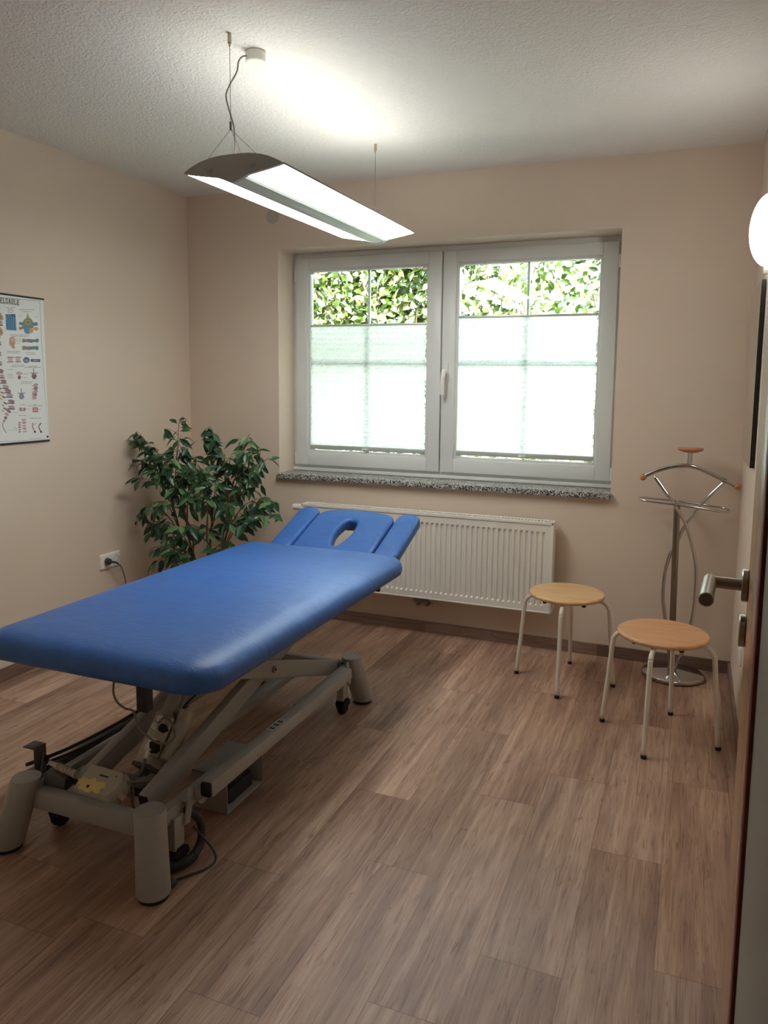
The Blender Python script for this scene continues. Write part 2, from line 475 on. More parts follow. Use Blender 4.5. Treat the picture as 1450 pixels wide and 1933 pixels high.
LAMP_K = 1.0
M_diff = emit('lamp_diffuser', (1.0, .995, .95, 1), 9.5*LAMP_K)
M_up = emit('lamp_up_tubes', (1.0, .99, .93, 1), 2.9*LAMP_K)
M_wlamp = emit('wall_lamp_glass', (1, .97, .9, 1), 7.0)
def strip_mat():
    m, nt, b = newmat('lamp_centre_strip')
    b.inputs['Base Color'].default_value = srgb(214, 226, 218); b.inputs['Roughness'].default_value = .4
    return m
M_strip = strip_mat()

# ------------------------------------------------------------------ ROOM SHELL
# floor: one quad per plank with a plank attribute; rows 0.2 m wide along y, boards 0.945 m long
def plank_surface(bm, rows, lay, uvl, to_world, seam=.0016):
    for (a0, a1, joints, seed) in rows:
        rnd = random.Random(seed)
        for j0, j1 in zip(joints, joints[1:]):
            r, g = rnd.random(), rnd.random()
            def quad(u0, u1, v0, v1, s):
                if u1-u0 < 1e-6 or v1-v0 < 1e-6: return
                vs = [bm.verts.new(to_world(u, v)) for u, v in ((u0, v0), (u1, v0), (u1, v1), (u0, v1))]
                f = bm.faces.new(vs)
                for lp, (u, v) in zip(f.loops, ((u0, v0), (u1, v0), (u1, v1), (u0, v1))):
                    lp[uvl].uv = (u, v); lp[lay] = (r, g, s, 1)
            quad(a0+seam, a1-seam, j0+seam, j1-seam, 0)
            quad(a0, a0+seam, j0, j1, 1); quad(a1-seam, a1, j0, j1, 1)
            quad(a0+seam, a1-seam, j0, j0+seam, 1); quad(a0+seam, a1-seam, j1-seam, j1, 1)

bm = B(); lay = bm.loops.layers.float_color.new('plank'); uvl = bm.loops.layers.uv.new('UVMap')
phase = {0: 2.73, 1: 3.165, 2: 2.62, 3: 2.385, 4: 2.855, 5: 3.20, 6: 2.695}
rows = []
for k in range(-6, 16):
    a1 = -.02-.2003*(k-1); a0 = a1-.2003
    if k == 0: pass
    a0, a1 = -.02-.2003*k, -.02-.2003*(k-1)
    if a1 < XL: continue
    ph = phase.get(k, 2.0+random.Random(k*13+5).random()*.945)
    j = ph-.945*6
    js = []
    while j < YB+.945:
        js.append(min(max(j, -2.0), YB+.02)); j += .945
    js = sorted(set(js))
    if js[-1] < YB+.02: js.append(YB+.02)
    rows.append((max(a0, XL-.02), min(a1, 1.3), js, k*7+3))
plank_surface(bm, rows, lay, uvl, lambda u, v: Vector((u, v, 0)))
box(bm, XL-.05, 1.3, -2.0, YB+.02, -.12, -.001)
structure(obj('floor', bm, M_floor))

# ceiling
bm = B(); box(bm, XL-.2, XR+.2, YF-.16, YB+.34, H, H+.15)
structure(obj('ceiling', bm, M_ceil))
# walls
bm = B(); box(bm, XL-.2, XL, YF-.16, YB+.34, -.1, H)
structure(obj('wall_left', bm, M_wall))
bm = B(); box(bm, XR, XR+.2, YF-.0, YB+.34, -.1, H)
structure(obj('wall_right', bm, M_wall))
YO = 4.27
bm = B()
box(bm, XL, WX0, YB, YO, -.1, H); box(bm, WX1, XR, YB, YO, -.1, H)
box(bm, WX0, WX1, YB, YO, -.1, WZ0-.004); box(bm, WX0, WX1, YB, YO, WZ1, H)
bmesh.ops.remove_doubles(bm, verts=bm.verts, dist=1e-5)
structure(obj('wall_back', bm, M_wall))
# wall with the doorway the photo is taken from
DX0, DX1, DZ = -.80, .050, 2.03
bm = B()
box(bm, XL, DX0, YF-.16, YF, -.1, H); box(bm, DX1+.02, 1.3, YF-.16, YF, -.1, H); box(bm, DX0, DX1+.02, YF-.16, YF, DZ, H)
structure(obj('wall_front', bm, M_wall))
# hallway behind
M_hallwall = plaster('hall_wall_paint', srgb(206, 200, 190), 120, .1, .002)
bm = B(); box(bm, -1.35, -1.25, -1.9, YF-.16, -.1, H); structure(obj('wall_hall_left', bm, M_hallwall))
bm = B(); box(bm, 1.2, 1.3, -1.9, YF-.16, -.1, H); structure(obj('wall_hall_right', bm, M_hallwall))
bm = B(); box(bm, -1.35, 1.3, -2.0, -1.9, -.1, H); structure(obj('wall_hall_end', bm, M_hallwall))
bm = B(); box(bm, -1.35, 1.3, -2.0, YF-.16, H, H+.1); structure(obj('ceiling_hall', bm, M_ceil_hall))

# baseboards
def skirting(name, length_axis, a0, a1, place, seed):
    bm = B(); lay = bm.loops.layers.float_color.new('plank'); uvl = bm.loops.layers.uv.new('UVMap')
    js = [a0]; x = a0+.63
    while x < a1: js.append(x); x += .945
    js.append(a1)
    t = .012; h = .060
    plank_surface(bm, [(0, h, js, seed)], lay, uvl, lambda u, v: place(v, t, u), seam=.0008)
    plank_surface(bm, [(0, t, js, seed)], lay, uvl, lambda u, v: place(v, u, h), seam=.0002)
    structure(obj(name, bm, M_skirt))
skirting('baseboard_back', 'x', XL, XR, lambda a, d, z: Vector((a, YB-d, z)), 5)
skirting('baseboard_left', 'y', YF, YB, lambda a, d, z: Vector((XL+d, a, z)), 9)
skirting('baseboard_right', 'y', YF, YB, lambda a, d, z: Vector((XR-d, a, z)), 12)
skirting('baseboard_front', 'x', XL, DX0-.06, lambda a, d, z: Vector((a, YF+d, z)), 15)

# ------------------------------------------------------------------ WINDOW
win = thing('window_1', 'white two-sash window over the radiator in a deep reveal', 'window', (-1.33, 4.10, WZ0), kind='structure')
def ring(bm, x0, x1, z0, z1, w, y0, y1, bev=.003, wt=None, wb=None):
    wt = w if wt is None else wt; wb = w if wb is None else wb
    box(bm, x0, x0+w, y0, y1, z0, z1, bev); box(bm, x1-w, x1, y0, y1, z0, z1, bev)
    box(bm, x0+w-.001, x1-w+.001, y0, y1, z1-wt, z1, bev); box(bm, x0+w-.001, x1-w+.001, y0, y1, z0, z0+wb, bev)
bm = B(); ring(bm, WX0, WX1, WZ0, WZ1, .045, 4.118, 4.19, .003, .045, .05)
box(bm, WX0, WX1, 4.10, 4.13, WZ0+.001, WZ0+.02, .002)
box(bm, -1.360, -1.315, 4.125, 4.19, WZ0+.04, WZ1-.04)
obj('window_frame', bm, M_upvc, win, auto=40)
sashes = []
for (sx0, sx1, hs) in ((-2.268, -1.345, -1), (-1.338, -.398, 1)):
    bm = B(); ring(bm, sx0, sx1, .893, 2.128, .078, 4.094, 4.16, .005, .066, .078)
    # glazing bead: a stepped inner edge
    ring(bm, sx0+.074, sx1-.074, .967, 2.066, .018, 4.108, 4.15, .004)
    s = obj('sash', bm, M_upvc, win, auto=40)
    gx0, gx1, gz0, gz1 = sx0+.088, sx1-.088, .983, 2.050
    bm = B(); box(bm, gx0, gx1, 4.138, 4.142, gz0, gz1)
    obj('glass_pane', bm, M_glass, s)
    bm = B(); cx = (gx0+gx1)/2
    box(bm, cx-.008, cx+.008, 4.1425, 4.152, gz0, gz1, .002); box(bm, gx0, gx1, 4.1425, 4.152, 1.495, 1.519, .002)
    obj('glazing_bar', bm, M_upvc, s, auto=40)
    bm = B(); ring(bm, gx0-.001, gx1+.001, gz0-.001, gz1+.001, .004, 4.133, 4.1375, 0)
    obj('gasket', bm, M_gasket, s)
    hx = sx0-.006 if hs < 0 else sx1+.006
    for z in (.93, 2.03):
        bm = B(); cyl(bm, (hx, 4.103, z-.035), (hx, 4.103, z+.035), .008, seg=14, bev=.002); box(bm, hx-.011, hx+.011, 4.105, 4.12, z-.03, z+.03, .002)
        obj('hinge', bm, M_upvc, s, auto=40)
    sashes.append((s, sx0, sx1, gx0, gx1))
# handle on the right sash
s = sashes[1][0]
bm = B(); rounded_slab(bm, -1.327, -1.297, 1.39, 1.52, .014, [(0, 0), (0, .008), (.003, .011)], M=Matrix(((1, 0, 0, 0), (0, 0, -1, 4.094), (0, 1, 0, 0), (0, 0, 0, 1))))
pl = obj('handle_plate', bm, M_upvc, s, auto=40)
bm = B(); cyl(bm, (-1.312, 4.084, 1.462), (-1.312, 4.045, 1.462), .011, seg=16, bev=.002)
tube(bm, [(-1.308, 4.055, 1.468), (-1.309, 4.040, 1.452), (-1.312, 4.036, 1.41), (-1.316, 4.040, 1.365), (-1.318, 4.044, 1.335)], .012, 12)
obj('window_handle', bm, M_white, s, auto=50)
# granite sill
bm = B(); box(bm, WX0-.004, WX1+.004, YB-.035, 4.115, WZ0-.030, WZ0, .003)
obj('window_sill', bm, M_granite, win, auto=40)

# pleated blinds, one in each sash
def blind(x0, x1, zt, zb, label):
    t = thing('pleated_blind', label, 'blind', ((x0+x1)/2, 4.118, zb), group='pleated blinds in the window')
    bm = B(); z = zt-.012; pts = []; k = 0
    zs = [z]
    n = 30
    ws = [1.0-.62*(i/(n-1))**1.3 for i in range(n)]
    tot = sum(ws); span = (zt-.012)-(zb+.02)
    for i, w in enumerate(ws): zs += [zs[-1]-span*w/tot*.5, zs[-1]-span*w/tot]
    prev = None
    for i, z in enumerate(zs):
        y = 4.124 if i % 2 == 0 else 4.109
        r = [bm.verts.new((x0+.004+(x1-x0-.008)*q/12, y, z)) for q in range(13)]
        if prev:
            for q in range(12): bm.faces.new((prev[q], prev[q+1], r[q+1], r[q]))
        prev = r
    obj('pleated_fabric', bm, M_pleat, t)
    bm = B(); box(bm, x0, x1, 4.104, 4.128, zt-.012, zt, .002); a = obj('top_rail', bm, M_alu_bar, t, auto=40)
    cx = (x0+x1)/2
    bm = B(); box(bm, cx-.02, cx+.02, 4.093, 4.106, zt-.010, zt-.002, .003); obj('grip', bm, M_white, a, auto=40)
    bm = B(); box(bm, x0, x1, 4.102, 4.128, zb-.004, zb+.022, .002); a = obj('bottom_rail', bm, M_alu_bar, t, auto=40)
    bm = B(); box(bm, cx-.02, cx+.02, 4.088, 4.106, zb+.001, zb+.010, .003); obj('grip', bm, M_white, a, auto=40)
    for xx in (x0+.012, x1-.012):
        bm = B(); cyl(bm, (xx, 4.116, .99), (xx, 4.116, 2.045), .0007, seg=6)
        obj('tension_cord', bm, M_white, t)
    for xx in (x0+.014, x1-.014):
        for z in (2.043, .987):
            bm = B(); box(bm, xx-.012, xx+.012, 4.106, 4.126, z-.006, z+.006, .002); obj('cord_bracket', bm, M_white, t, auto=40)
    return t
blind(-2.176, -1.437, 1.738, .995, 'white translucent pleated blind on the left window sash')
blind(-1.246, -.490, 1.770, .998, 'white translucent pleated blind on the right window sash, beside the handle')

# ------------------------------------------------------------------ OUTDOORS
bm = B(); box(bm, -9, 7, 4.28, 14, -.5, -.3)
structure(obj('ground', bm, mat('paving', srgb(178, 172, 164), .95, bump=(40, .6, .02))))

def leaf_bm(bm, base, d, n, L, W, fold=.25):
    """pointed folded leaf from base along d with face normal n"""
    d = d.normalized(); s = d.cross(n)
    if s.length < 1e-4: s = d.orthogonal()
    s.normalize(); n = s.cross(d)
    droop = -n
    prof = [(0, .02), (.22, .36), (.45, .5), (.7, .36), (.88, .14), (1.0, 0)]
    mid = []; le = []; ri = []
    for t, w in prof:
        c = base+d*(L*t)+droop*(L*.22*t*t)
        mid.append(bm.verts.new(c))
        if 0 < t < 1:
            up = n*(fold*W*w)
            le.append(bm.verts.new(c+s*(W*w)+up)); ri.append(bm.verts.new(c-s*(W*w)+up))
    for side in (le, ri):
        fl = side is ri
        def f(*v): bm.faces.new(v[::-1] if fl else v)
        f(mid[0], side[0], mid[1])
        for i in range(3): f(mid[i+1], side[i], side[i+1], mid[i+2])
        f(mid[4], side[3], mid[5])

rnd = random.Random(11)
t = thing('hedge', 'tall sunlit green hedge outside the window', 'hedge', (-1.8, 5.75, -.3), kind='stuff')
bm = B()
for i in range(21500):
    x = rnd.uniform(-4.6, 1.2)
    if i < 10000: z = rnd.uniform(1.6, 2.7)
    elif i < 12500: z = rnd.uniform(-.2, 3.0)
    elif i < 17000: z = rnd.uniform(.3, 1.7)
    else: x = rnd.uniform(-3.6, -1.75); z = rnd.uniform(1.6, 2.6)
    y = 5.35+abs(rnd.gauss(0, .24))+.10*math.sin(x*4.1+z*2)
    d = Vector((rnd.uniform(-1, 1), rnd.uniform(-.9, .1), rnd.uniform(-.8, .9)))
    n = Vector((rnd.uniform(-.8, .8), -1+rnd.uniform(-.3, .5), rnd.uniform(0, 1.2)))
    leaf_bm(bm, Vector((x, y, z)), d, n, rnd.uniform(.05, .085), rnd.uniform(.034, .052), .15)
obj('foliage', bm, M_hedge, t, smooth=False)
bm = B()
for i in range(420):
    x = rnd.uniform(-4.5, 1.2); z0 = rnd.uniform(-.3, 2.0); y = rnd.uniform(5.5, 5.85)
    pts = [(x, y, z0)]
    for k in range(4): pts.append((pts[-1][0]+rnd.uniform(-.12, .12), min(max(pts[-1][1]+rnd.uniform(-.12, .06), 5.38), 5.9), pts[-1][2]+rnd.uniform(.15, .32)))
    tube(bm, pts, .008, 5, 3, taper=.4)
obj('branches', bm, mat('hedge_bark', srgb(132, 108, 84), .9), t, smooth=True)

# ------------------------------------------------------------------ DOOR (open, leaf running back towards the hinge beside the camera)
door = thing('door_1', 'open beech door with steel lever handle', 'door', (.045, .52, 0), kind='structure')
hx, hy = .0462, .525; ex, ey = .1015, 1.395
dv = Vector((ex-hx, ey-hy, 0)).normalized(); nv = Vector((-dv.y, dv.x, 0))   # nv points to the left (visible face)
Md = Matrix((dv, nv, Vector((0, 0, 1)))).transposed().to_4x4(); Md.translation = (hx, hy, 0)
DL = (Vector((ex, ey, 0))-Vector((hx, hy, 0))).length
bm = B(); box(bm, 0, DL, -.04, 0, .008, 1.998, .0015); bm.transform(Md)
leaf = obj('door_leaf', bm, M_door, door, auto=40)
u = DL-.098
def dpt(a, b, c): return Md @ Vector((a, b, c))
zH = 1.083
bm = B(); cyl(bm, dpt(u, 0.0002, zH), dpt(u, .0105, zH), .026, seg=40, bev=.0015)
ros = obj('rosette', bm, M_steel, leaf, auto=40)
bm = B()
cyl(bm, dpt(u, .010, zH), dpt(u, .059, zH), .0095, seg=24)
cyl(bm, dpt(u+.010, .057, zH), dpt(u-.118, .057, zH), .0108, seg=32, bev=.0012)
obj('lever_handle', bm, M_steel, leaf, auto=40)
bm = B(); cyl(bm, dpt(u, 0.0002, zH-.074), dpt(u, .0105, zH-.074), .026, seg=40, bev=.0015)
obj('key_escutcheon', bm, M_steel, leaf, auto=40)
# steel frame with a brown rubber seal
bm = B()
box(bm, .0455, .075, YF-.19, YF+.006, 0, DZ+.04, .002)
box(bm, .070, .125, YF-.004, YF+.006, 0, DZ+.04, .002)
box(bm, DX0-.055, DX0+.001, YF-.19, YF+.012, 0, DZ+.04, .002)
box(bm, DX0, .046, YF-.19, YF+.012, DZ, DZ+.04, .002)
obj('door_frame', bm, M_jamb, door, auto=40)
bm = B(); box(bm, .0428, .056, YF+.007, YF+.020, 0, DZ, .002)
obj('door_seal', bm, M_brown_seal, door, auto=40)

# ------------------------------------------------------------------ RADIATOR
RX0, RX1, RZ0, RZ1, RYf = -2.085, -.633, .222, .700, 3.822
rad = thing('panel_radiator', 'long white ribbed panel radiator mounted on the wall beneath the window', 'radiator', ((RX0+RX1)/2, 3.87, RZ0))
bm = B()
pitch = .0287; x0, x1 = RX0+.012, RX1-.012; n = int((x1-x0-.05)/pitch); gx = (x0+x1)/2-n*pitch/2
xs = [(x0, 0)]
for k in range(n):
    c = gx+k*pitch
    for f_, dd in ((0, 0), (.22, 0), (.36, 1), (.64, 1), (.78, 0)): xs.append((c+f_*pitch, dd))
xs += [(gx+n*pitch, 0), (x1, 0)]
zs = [(RZ0+.004, 0), (RZ0+.036, 0), (RZ0+.044, 1), (RZ1-.060, 1), (RZ1-.052, 0), (RZ1-.014, 0)]
g = [[bm.verts.new((x, RYf+.0095*a*b_, z)) for x, a in xs] for z, b_ in zs]
for i in range(len(zs)-1):
    for j in range(len(xs)-1): bm.faces.new((g[i][j], g[i][j+1], g[i+1][j+1], g[i+1][j]))
box(bm, x0, x1, RYf+.0105, RYf+.014, RZ0+.004, RZ1-.014)
box(bm, RX0+.02, RX1-.02, RYf+.058, RYf+.068, RZ0+.01, RZ1-.02, .003)
obj('front_panel', bm, M_rad, rad)
bm = B(); box(bm, RX0, RX0+.012, RYf-.004, RYf+.072, RZ0, RZ1, .003); obj('side_cover', bm, M_rad, rad, auto=40)
bm = B(); box(bm, RX1-.012, RX1, RYf-.004, RYf+.072, RZ0, RZ1, .003); obj('side_cover', bm, M_rad, rad, auto=40)
bm = B(); box(bm, RX0, RX1, RYf-.004, RYf+.006, RZ1-.016, RZ1, .002); box(bm, RX0, RX1, RYf-.003, RYf+.004, RZ0-.002, RZ0+.006, .002)
box(bm, RX0, RX1, RYf+.062, RYf+.072, RZ1-.016, RZ1, .002)
k = 0; x = RX0+.01
while x < RX1-.01:
    box(bm, x, x+.0075, RYf+.004, RYf+.064, RZ1-.010, RZ1-.002); x += .0175
obj('top_grille', bm, M_rad, rad)
bm = B(); cyl(bm, (RX0-.012, RYf+.035, RZ1-.03), (RX0-.072, RYf+.035, RZ1-.03), .021, .018, 24, .003)
th = obj('thermostat_valve', bm, M_white, rad, auto=40)
bm = B(); cyl(bm, (RX0+.002, RYf+.035, RZ1-.03), (RX0-.014, RYf+.035, RZ1-.03), .012, seg=16); obj('valve_nut', bm, M_chrome, th, auto=40)
bm = B(); cyl(bm, (RX1, RYf+.035, RZ1-.04), (RX1+.010, RYf+.035, RZ1-.04), .009, seg=14, bev=.002); obj('vent_plug', bm, M_white, rad, auto=40)
bm = B(); cyl(bm, (RX1, RYf+.035, RZ0+.03), (RX1+.010, RYf+.035, RZ0+.03), .009, seg=14, bev=.002); obj('vent_plug', bm, M_white, rad, auto=40)
bm = B()
box(bm, -1.392, -1.318, RYf+.018, RYf+.052, RZ0-.034, RZ0-.010, .004)
for xx in (-1.38, -1.33):
    cyl(bm, (xx, RYf+.035, RZ0+.008), (xx, RYf+.035, RZ0-.012), .010, seg=14)
    tube(bm, [(xx, RYf+.035, RZ0-.03), (xx, RYf+.04, RZ0-.045), (xx, RYf+.07, RZ0-.055), (xx, YB+.003, RZ0-.055)], .008, 10)
cyl(bm, (-1.40, RYf+.035, RZ0-.022), (-1.31, RYf+.035, RZ0-.022), .009, seg=14, bev=.002)
obj('valve_block', bm, mat('dull_metal', srgb(150, 140, 128), .4, .8), rad, auto=40)
for xx in (-1.95, -.76):
    bm = B(); box(bm, xx-.015, xx+.015, RYf+.066, YB, RZ0+.05, RZ1-.06); obj('wall_bracket', bm, M_rad, rad)

# ------------------------------------------------------------------ MASSAGE TABLE
TX0, TX1, TY0, TY1 = -1.965, -1.135, 1.565, 3.062
tab = thing('massage_table', 'blue upholstered treatment table on a grey steel scissor-lift base', 'treatment table', (-1.55, 2.25, 0))
zc0, zc1 = .566, .652
prof = [(.030, zc0), (.008, zc0+.006), (.001, zc0+.018), (0, zc0+.034), (.004, zc0+.050), (.014, zc0+.064), (.030, zc0+.075), (.052, zc0+.082), (.085, zc1), (.16, zc1+.0015)]
bm = B(); rounded_slab(bm, TX0, TX1, TY0, TY1, .10, prof, 12)
cush = obj('cushion', bm, M_blue, tab, smooth=True)
cush['label'] = 'blue leather-look cushion'
bm = B(); rounded_slab(bm, TX0+.07, TX1-.07, TY0+.05, TY1-.05, .08, [(0, zc0-.012), (0, zc0+.001)], 8)
obj('cushion_board', bm, M_black, tab)
# headrest: three pads on a tilted plane
ang = math.radians(21.5)
Mh = Matrix.Translation((-1.535, 3.085, .598)) @ Matrix.Rotation(ang, 4, 'X')
def pad(name, loops, parent, thick=.022, bev=.019):
    bm = B(); curve_solid(bm, loops, thick-.019+.006, bev, Mh, 6)
    o = obj(name, bm, M_blue, parent, auto=60)
    return o
hv = .392
def inset_rr(x0, x1, y0, y1, r0, r1, n=8, b=.019):
    # corners: bottom radius r0, top radius r1 ; outline already inset by bevel
    x0 += b; x1 -= b; y0 += b; y1 -= b; out = []
    for cx, cy, r, a0 in ((x1-r1, y1-r1, r1, 0), (x0+r1, y1-r1, r1, PI/2), (x0+r0, y0+r0, r0, PI), (x1-r0, y0+r0, r0, 1.5*PI)):
        for k in range(n+1):
            a = a0+PI/2*k/n; out.append((cx+r*math.cos(a), cy+r*math.sin(a)))
    return out
# side pads
hl = pad('armrest_pad', [inset_rr(-.330, -.214, .0, hv-.01, .01, .035)], tab)
hr = pad('armrest_pad', [inset_rr(.212, .330, .0, hv-.01, .01, .035)], tab)
# centre pad: arched far edge, breathing hole
b_ = .019; outer = []
x0, x1 = -.208+b_, .206-b_
outer += [(x0, .01+b_), ]
outer = []
rc = .060; yt = hv-.022-b_
outer += [(x0, b_), (x1, b_)]
for k in range(9):
    a = PI/2*k/8; outer.append((x1-rc+rc*math.cos(a), yt-rc+rc*math.sin(a)))
for k in range(1, 8):
    s_ = k/8; outer.append((x1-rc+(x0+2*rc-x1)*s_, yt+.012*math.sin(PI*s_)))
for k in range(9):
    a = PI/2+PI/2*k/8; outer.append((x0+rc+rc*math.cos(a), yt-rc+rc*math.sin(a)))
hole = []
for k in range(40):
    a = 2*PI*k/40
    v = math.sin(a); w = (.042 if v > 0 else .042-.016*(-v))+b_
    vv = .165+(.112+b_)*v
    hole.append((w*math.copysign(abs(math.cos(a))**.6, math.cos(a)), vv))
hc = pad('face_pad', [outer, hole], tab)
bm = B()
for xx in (-.24, .24): beam(bm, Mh @ Vector((xx, -.06, -.040)), Mh @ Vector((xx, .30, -.036)), .03, .018)
beam(bm, Mh @ Vector((-.24, .30, -.038)), Mh @ Vector((.24, .30, -.038)), .02, .02)
obj('headrest_frame', bm, M_table, tab, auto=40)
bm = B()
cyl(bm, (-1.19, 2.80, .551), (-1.165, 2.80, .551), .010, seg=12); obj('adjusting_knob', bm, M_black, tab, auto=40)
# frame directly under the cushion
bm = B()
for xx in (-1.76, -1.34): beam(bm, (xx, 1.84, .545), (xx, 2.92, .545), .04, .024)
for yy in (1.86, 2.30, 2.90): beam(bm, (-1.76, yy, .545), (-1.34, yy, .545), .04, .024)
obj('top_frame', bm, M_table, tab, auto=40)
bm = B(); beam(bm, (-1.383, 1.625, .480), (-1.383, 1.625, .566), .034, .03, .002, up=(0, 1, 0)); obj('support_post', bm, M_black, tab, auto=40)

# base: four splayed round feet
def foot(top, bot):
    bm = B(); a, b2 = Vector(bot)+Vector((0, 0, .012)), Vector(top)
    # sheared tube: horizontal end faces
    rings = []
    for s_, r in ((0, .0450), (.02, .0465), (.97, .0430), (1, .0415)):
        c = a.lerp(b2, s_)
        rings.append([bm.verts.new((c.x+r*math.cos(2*PI*i/40), c.y+r*math.sin(2*PI*i/40), c.z)) for i in range(40)])
    for p_, q_ in zip(rings, rings[1:]):
        for i in range(40): bm.faces.new((p_[i], p_[(i+1) % 40], q_[(i+1) % 40], q_[i]))
    bm.faces.new(rings[0][::-1]); bm.faces.new(rings[-1])
    o = obj('foot', bm, M_table, tab, auto=35)
    bm = B(); cyl(bm, (bot[0], bot[1], 0), (bot[0], bot[1], .0125), .041, seg=32); obj('rubber_pad', bm, M_rubber, o, auto=40)
    return o
FX0, FX1, FY0, FY1, FZ = -1.795, -1.340, 1.583, 2.872, .218
foot((FX1, FY0, FZ), (FX1+.040, FY0-.042, 0)); foot((FX0, FY0, FZ), (FX0-.052, FY0-.030, 0))
foot((FX1+.014, FY1, FZ), (FX1+.046, FY1+.055, 0)); foot((FX0, FY1, FZ), (FX0-.045, FY1+.055, 0))
bm = B()
beam(bm, (FX0+.02, FY0+.02, .152), (FX1-.02, FY0+.02, .152), .038, .058)
beam(bm, (FX0+.02, FY1-.01, .165), (FX1-.02, FY1-.01, .165), .038, .058)
beam(bm, (FX1+.006, FY0+.02, .170), (FX1+.006, 1.90, .170), .030, .044)
beam(bm, (FX1+.006, 2.40, .170), (FX1+.006, FY1, .170), .030, .044)
beam(bm, (FX0-.006, FY0+.02, .150), (FX0-.006, FY1, .150), .030, .044)
beam(bm, (FX0+.02, 1.775, .140), (-1.44, 1.775, .158), .03, .04)
beam(bm, (-1.57, FY0+.02, .14), (-1.57, FY1-.02, .14), .05, .03)
obj('base_frame', bm, M_table, tab, auto=40)
# scissor arms
P = Vector((0, 2.305, .357))
def arm(x, slope, ya, yb, w, h, cap=False):
    bm = B(); a = Vector((x, ya, P.z+(ya-P.y)*slope)); b2 = Vector((x, yb, P.z+(yb-P.y)*slope))
    beam(bm, a, b2, w, h, .004)
    o = obj('scissor_arm', bm, M_table, tab, auto=40)
    if cap:
        d_ = (a-b2).normalized(); bm = B(); beam(bm, a+d_*.0005, a+d_*.004, w-.002, h-.002, .001); obj('end_cap', bm, M_black, o, auto=40)
    return o
arm(-1.418, .278, 1.655, 2.93, .034, .066, True)
arm(-1.662, .278, 1.655, 2.93, .034, .066, True)
for xx in (-1.384, -1.700): arm(xx, -.348, 1.80, 2.835, .020, .064)
bm = B()
for xx in (-1.372, -1.712):
    s_ = 1 if xx > -1.5 else -1
    cyl(bm, (xx-.004*s_, P.y, P.z), (xx+.008*s_, P.y, P.z), .013, seg=6); cyl(bm, (xx, P.y, P.z), (xx+.014*s_, P.y, P.z), .006, seg=12)
cyl(bm, (-1.70, P.y, P.z), (-1.38, P.y, P.z), .012, seg=12)
obj('pivot_bolt', bm, M_steel, tab, auto=40)
# foot bar on the right with its black end cap and label, and its twin on the left
def footbar(x, ya, yb, right=True):
    zf = .2155 if right else .150
    bm = B(); beam(bm, (x, ya, zf), (x, yb, zf), .042 if right else .026, .050 if right else .036, .008)
    o = obj('foot_bar', bm, M_table if right else M_table_d, tab, auto=40)
    bm = B(); beam(bm, (x, ya-.003, zf), (x, ya+.001, zf), .034 if right else .02, .042 if right else .03, .006); obj('end_cap', bm, M_black, o, auto=40)
    if right:
        bm = B(); beam(bm, (x, yb-.001, .2155), (x, yb+.003, .2155), .034, .042, .006); obj('end_cap', bm, M_black, o, auto=40)
        bm = B(); box(bm, x-.014, x+.014, 2.085, 2.175, .2408, .2413, mi=0)
        Mx = Matrix(((0, 0, 1, 0), (1, 0, 0, 0), (0, 0, 0, 0), (0, 0, 0, 1)))
        # printed marks: dark pictograms
        for k in range(3):
            y0_ = 2.094+.027*k
            cyl(bm, (x-.004, y0_+.008, .2412), (x-.004, y0_+.008, .2416), .0055, seg=14, mi=1)
            box(bm, x+.002, x+.0105, y0_+.002, y0_+.014, .2412, .2416, mi=1)
            box(bm, x-.011, x+.0115, y0_+.018, y0_+.0195, .2412, .2416, mi=1)
        obj('sticker', bm, [mat('sticker_white', srgb(206, 204, 196), .5), M_black], o)
    return o
footbar(-1.262, 1.735, 2.70)
footbar(-1.865, 1.74, 2.70, False)
# caster levers: pivot plates with discs on the rails
for yy, sgn in ((1.715, 1), (2.775, -1)):
    bm = B()
    cyl(bm, (-1.296, yy+.045*sgn, .185), (-1.290, yy+.045*sgn, .185), .030, seg=32)
    beam(bm, (-1.300, yy, .225), (-1.300, yy-.025*sgn, .125), .006, .024, .001, up=(0, 1, 0))
    cyl(bm, (-1.320, yy-.015, .192), (-1.290, yy-.015, .192), .008, seg=14)
    beam(bm, (-1.300, yy+.02*sgn, .19), (-1.262, yy+.05*sgn, .20), .02, .03, .002)
    obj('lever_plate', bm, M_table, tab, auto=40)
    bm = B(); cyl(bm, (-1.298, yy-.015, .192), (-1.284, yy-.015, .192), .0055, seg=6); obj('bolt', bm, M_steel, tab, auto=40)
def caster(x, y, ztop):
    bm = B(); box(bm, x-.016, x+.016, y-.022, y+.022, .062, ztop, .003)
    o = obj('caster_post', bm, M_table, tab, auto=40)
    bm = B()
    cyl(bm, (x-.016, y+.006, .030), (x-.003, y+.006, .030), .029, seg=28, bev=.004); cyl(bm, (x+.003, y+.006, .030), (x+.016, y+.006, .030), .029, seg=28, bev=.004)
    cyl(bm, (x-.012, y+.006, .030), (x+.012, y+.006, .030), .008, seg=14)
    # fork hood
    pts = [(y-.016, .028), (y-.024, .050), (y-.012, .066), (y+.014, .068), (y+.034, .056), (y+.040, .034)]
    for s0, s1 in ((-.020, -.0165), (.0165, .020)):
        A_ = [bm.verts.new((x+s0, a_, z_)) for a_, z_ in pts]; C_ = [bm.verts.new((x+s1, a_, z_)) for a_, z_ in pts]
        bm.faces.new(A_); bm.faces.new(C_[::-1])
        for i in range(6): bm.faces.new((A_[i], A_[(i+1) % 6], C_[(i+1) % 6], C_[i]))
    box(bm, x-.02, x+.02, y-.014, y+.018, .060, .069, .002)
    obj('caster', bm, M_black, o, auto=40)
caster(-1.322, 2.775, .160); caster(-1.322, 1.665, .160); caster(-1.79, 1.695, .130); caster(-1.79, 2.80, .130)
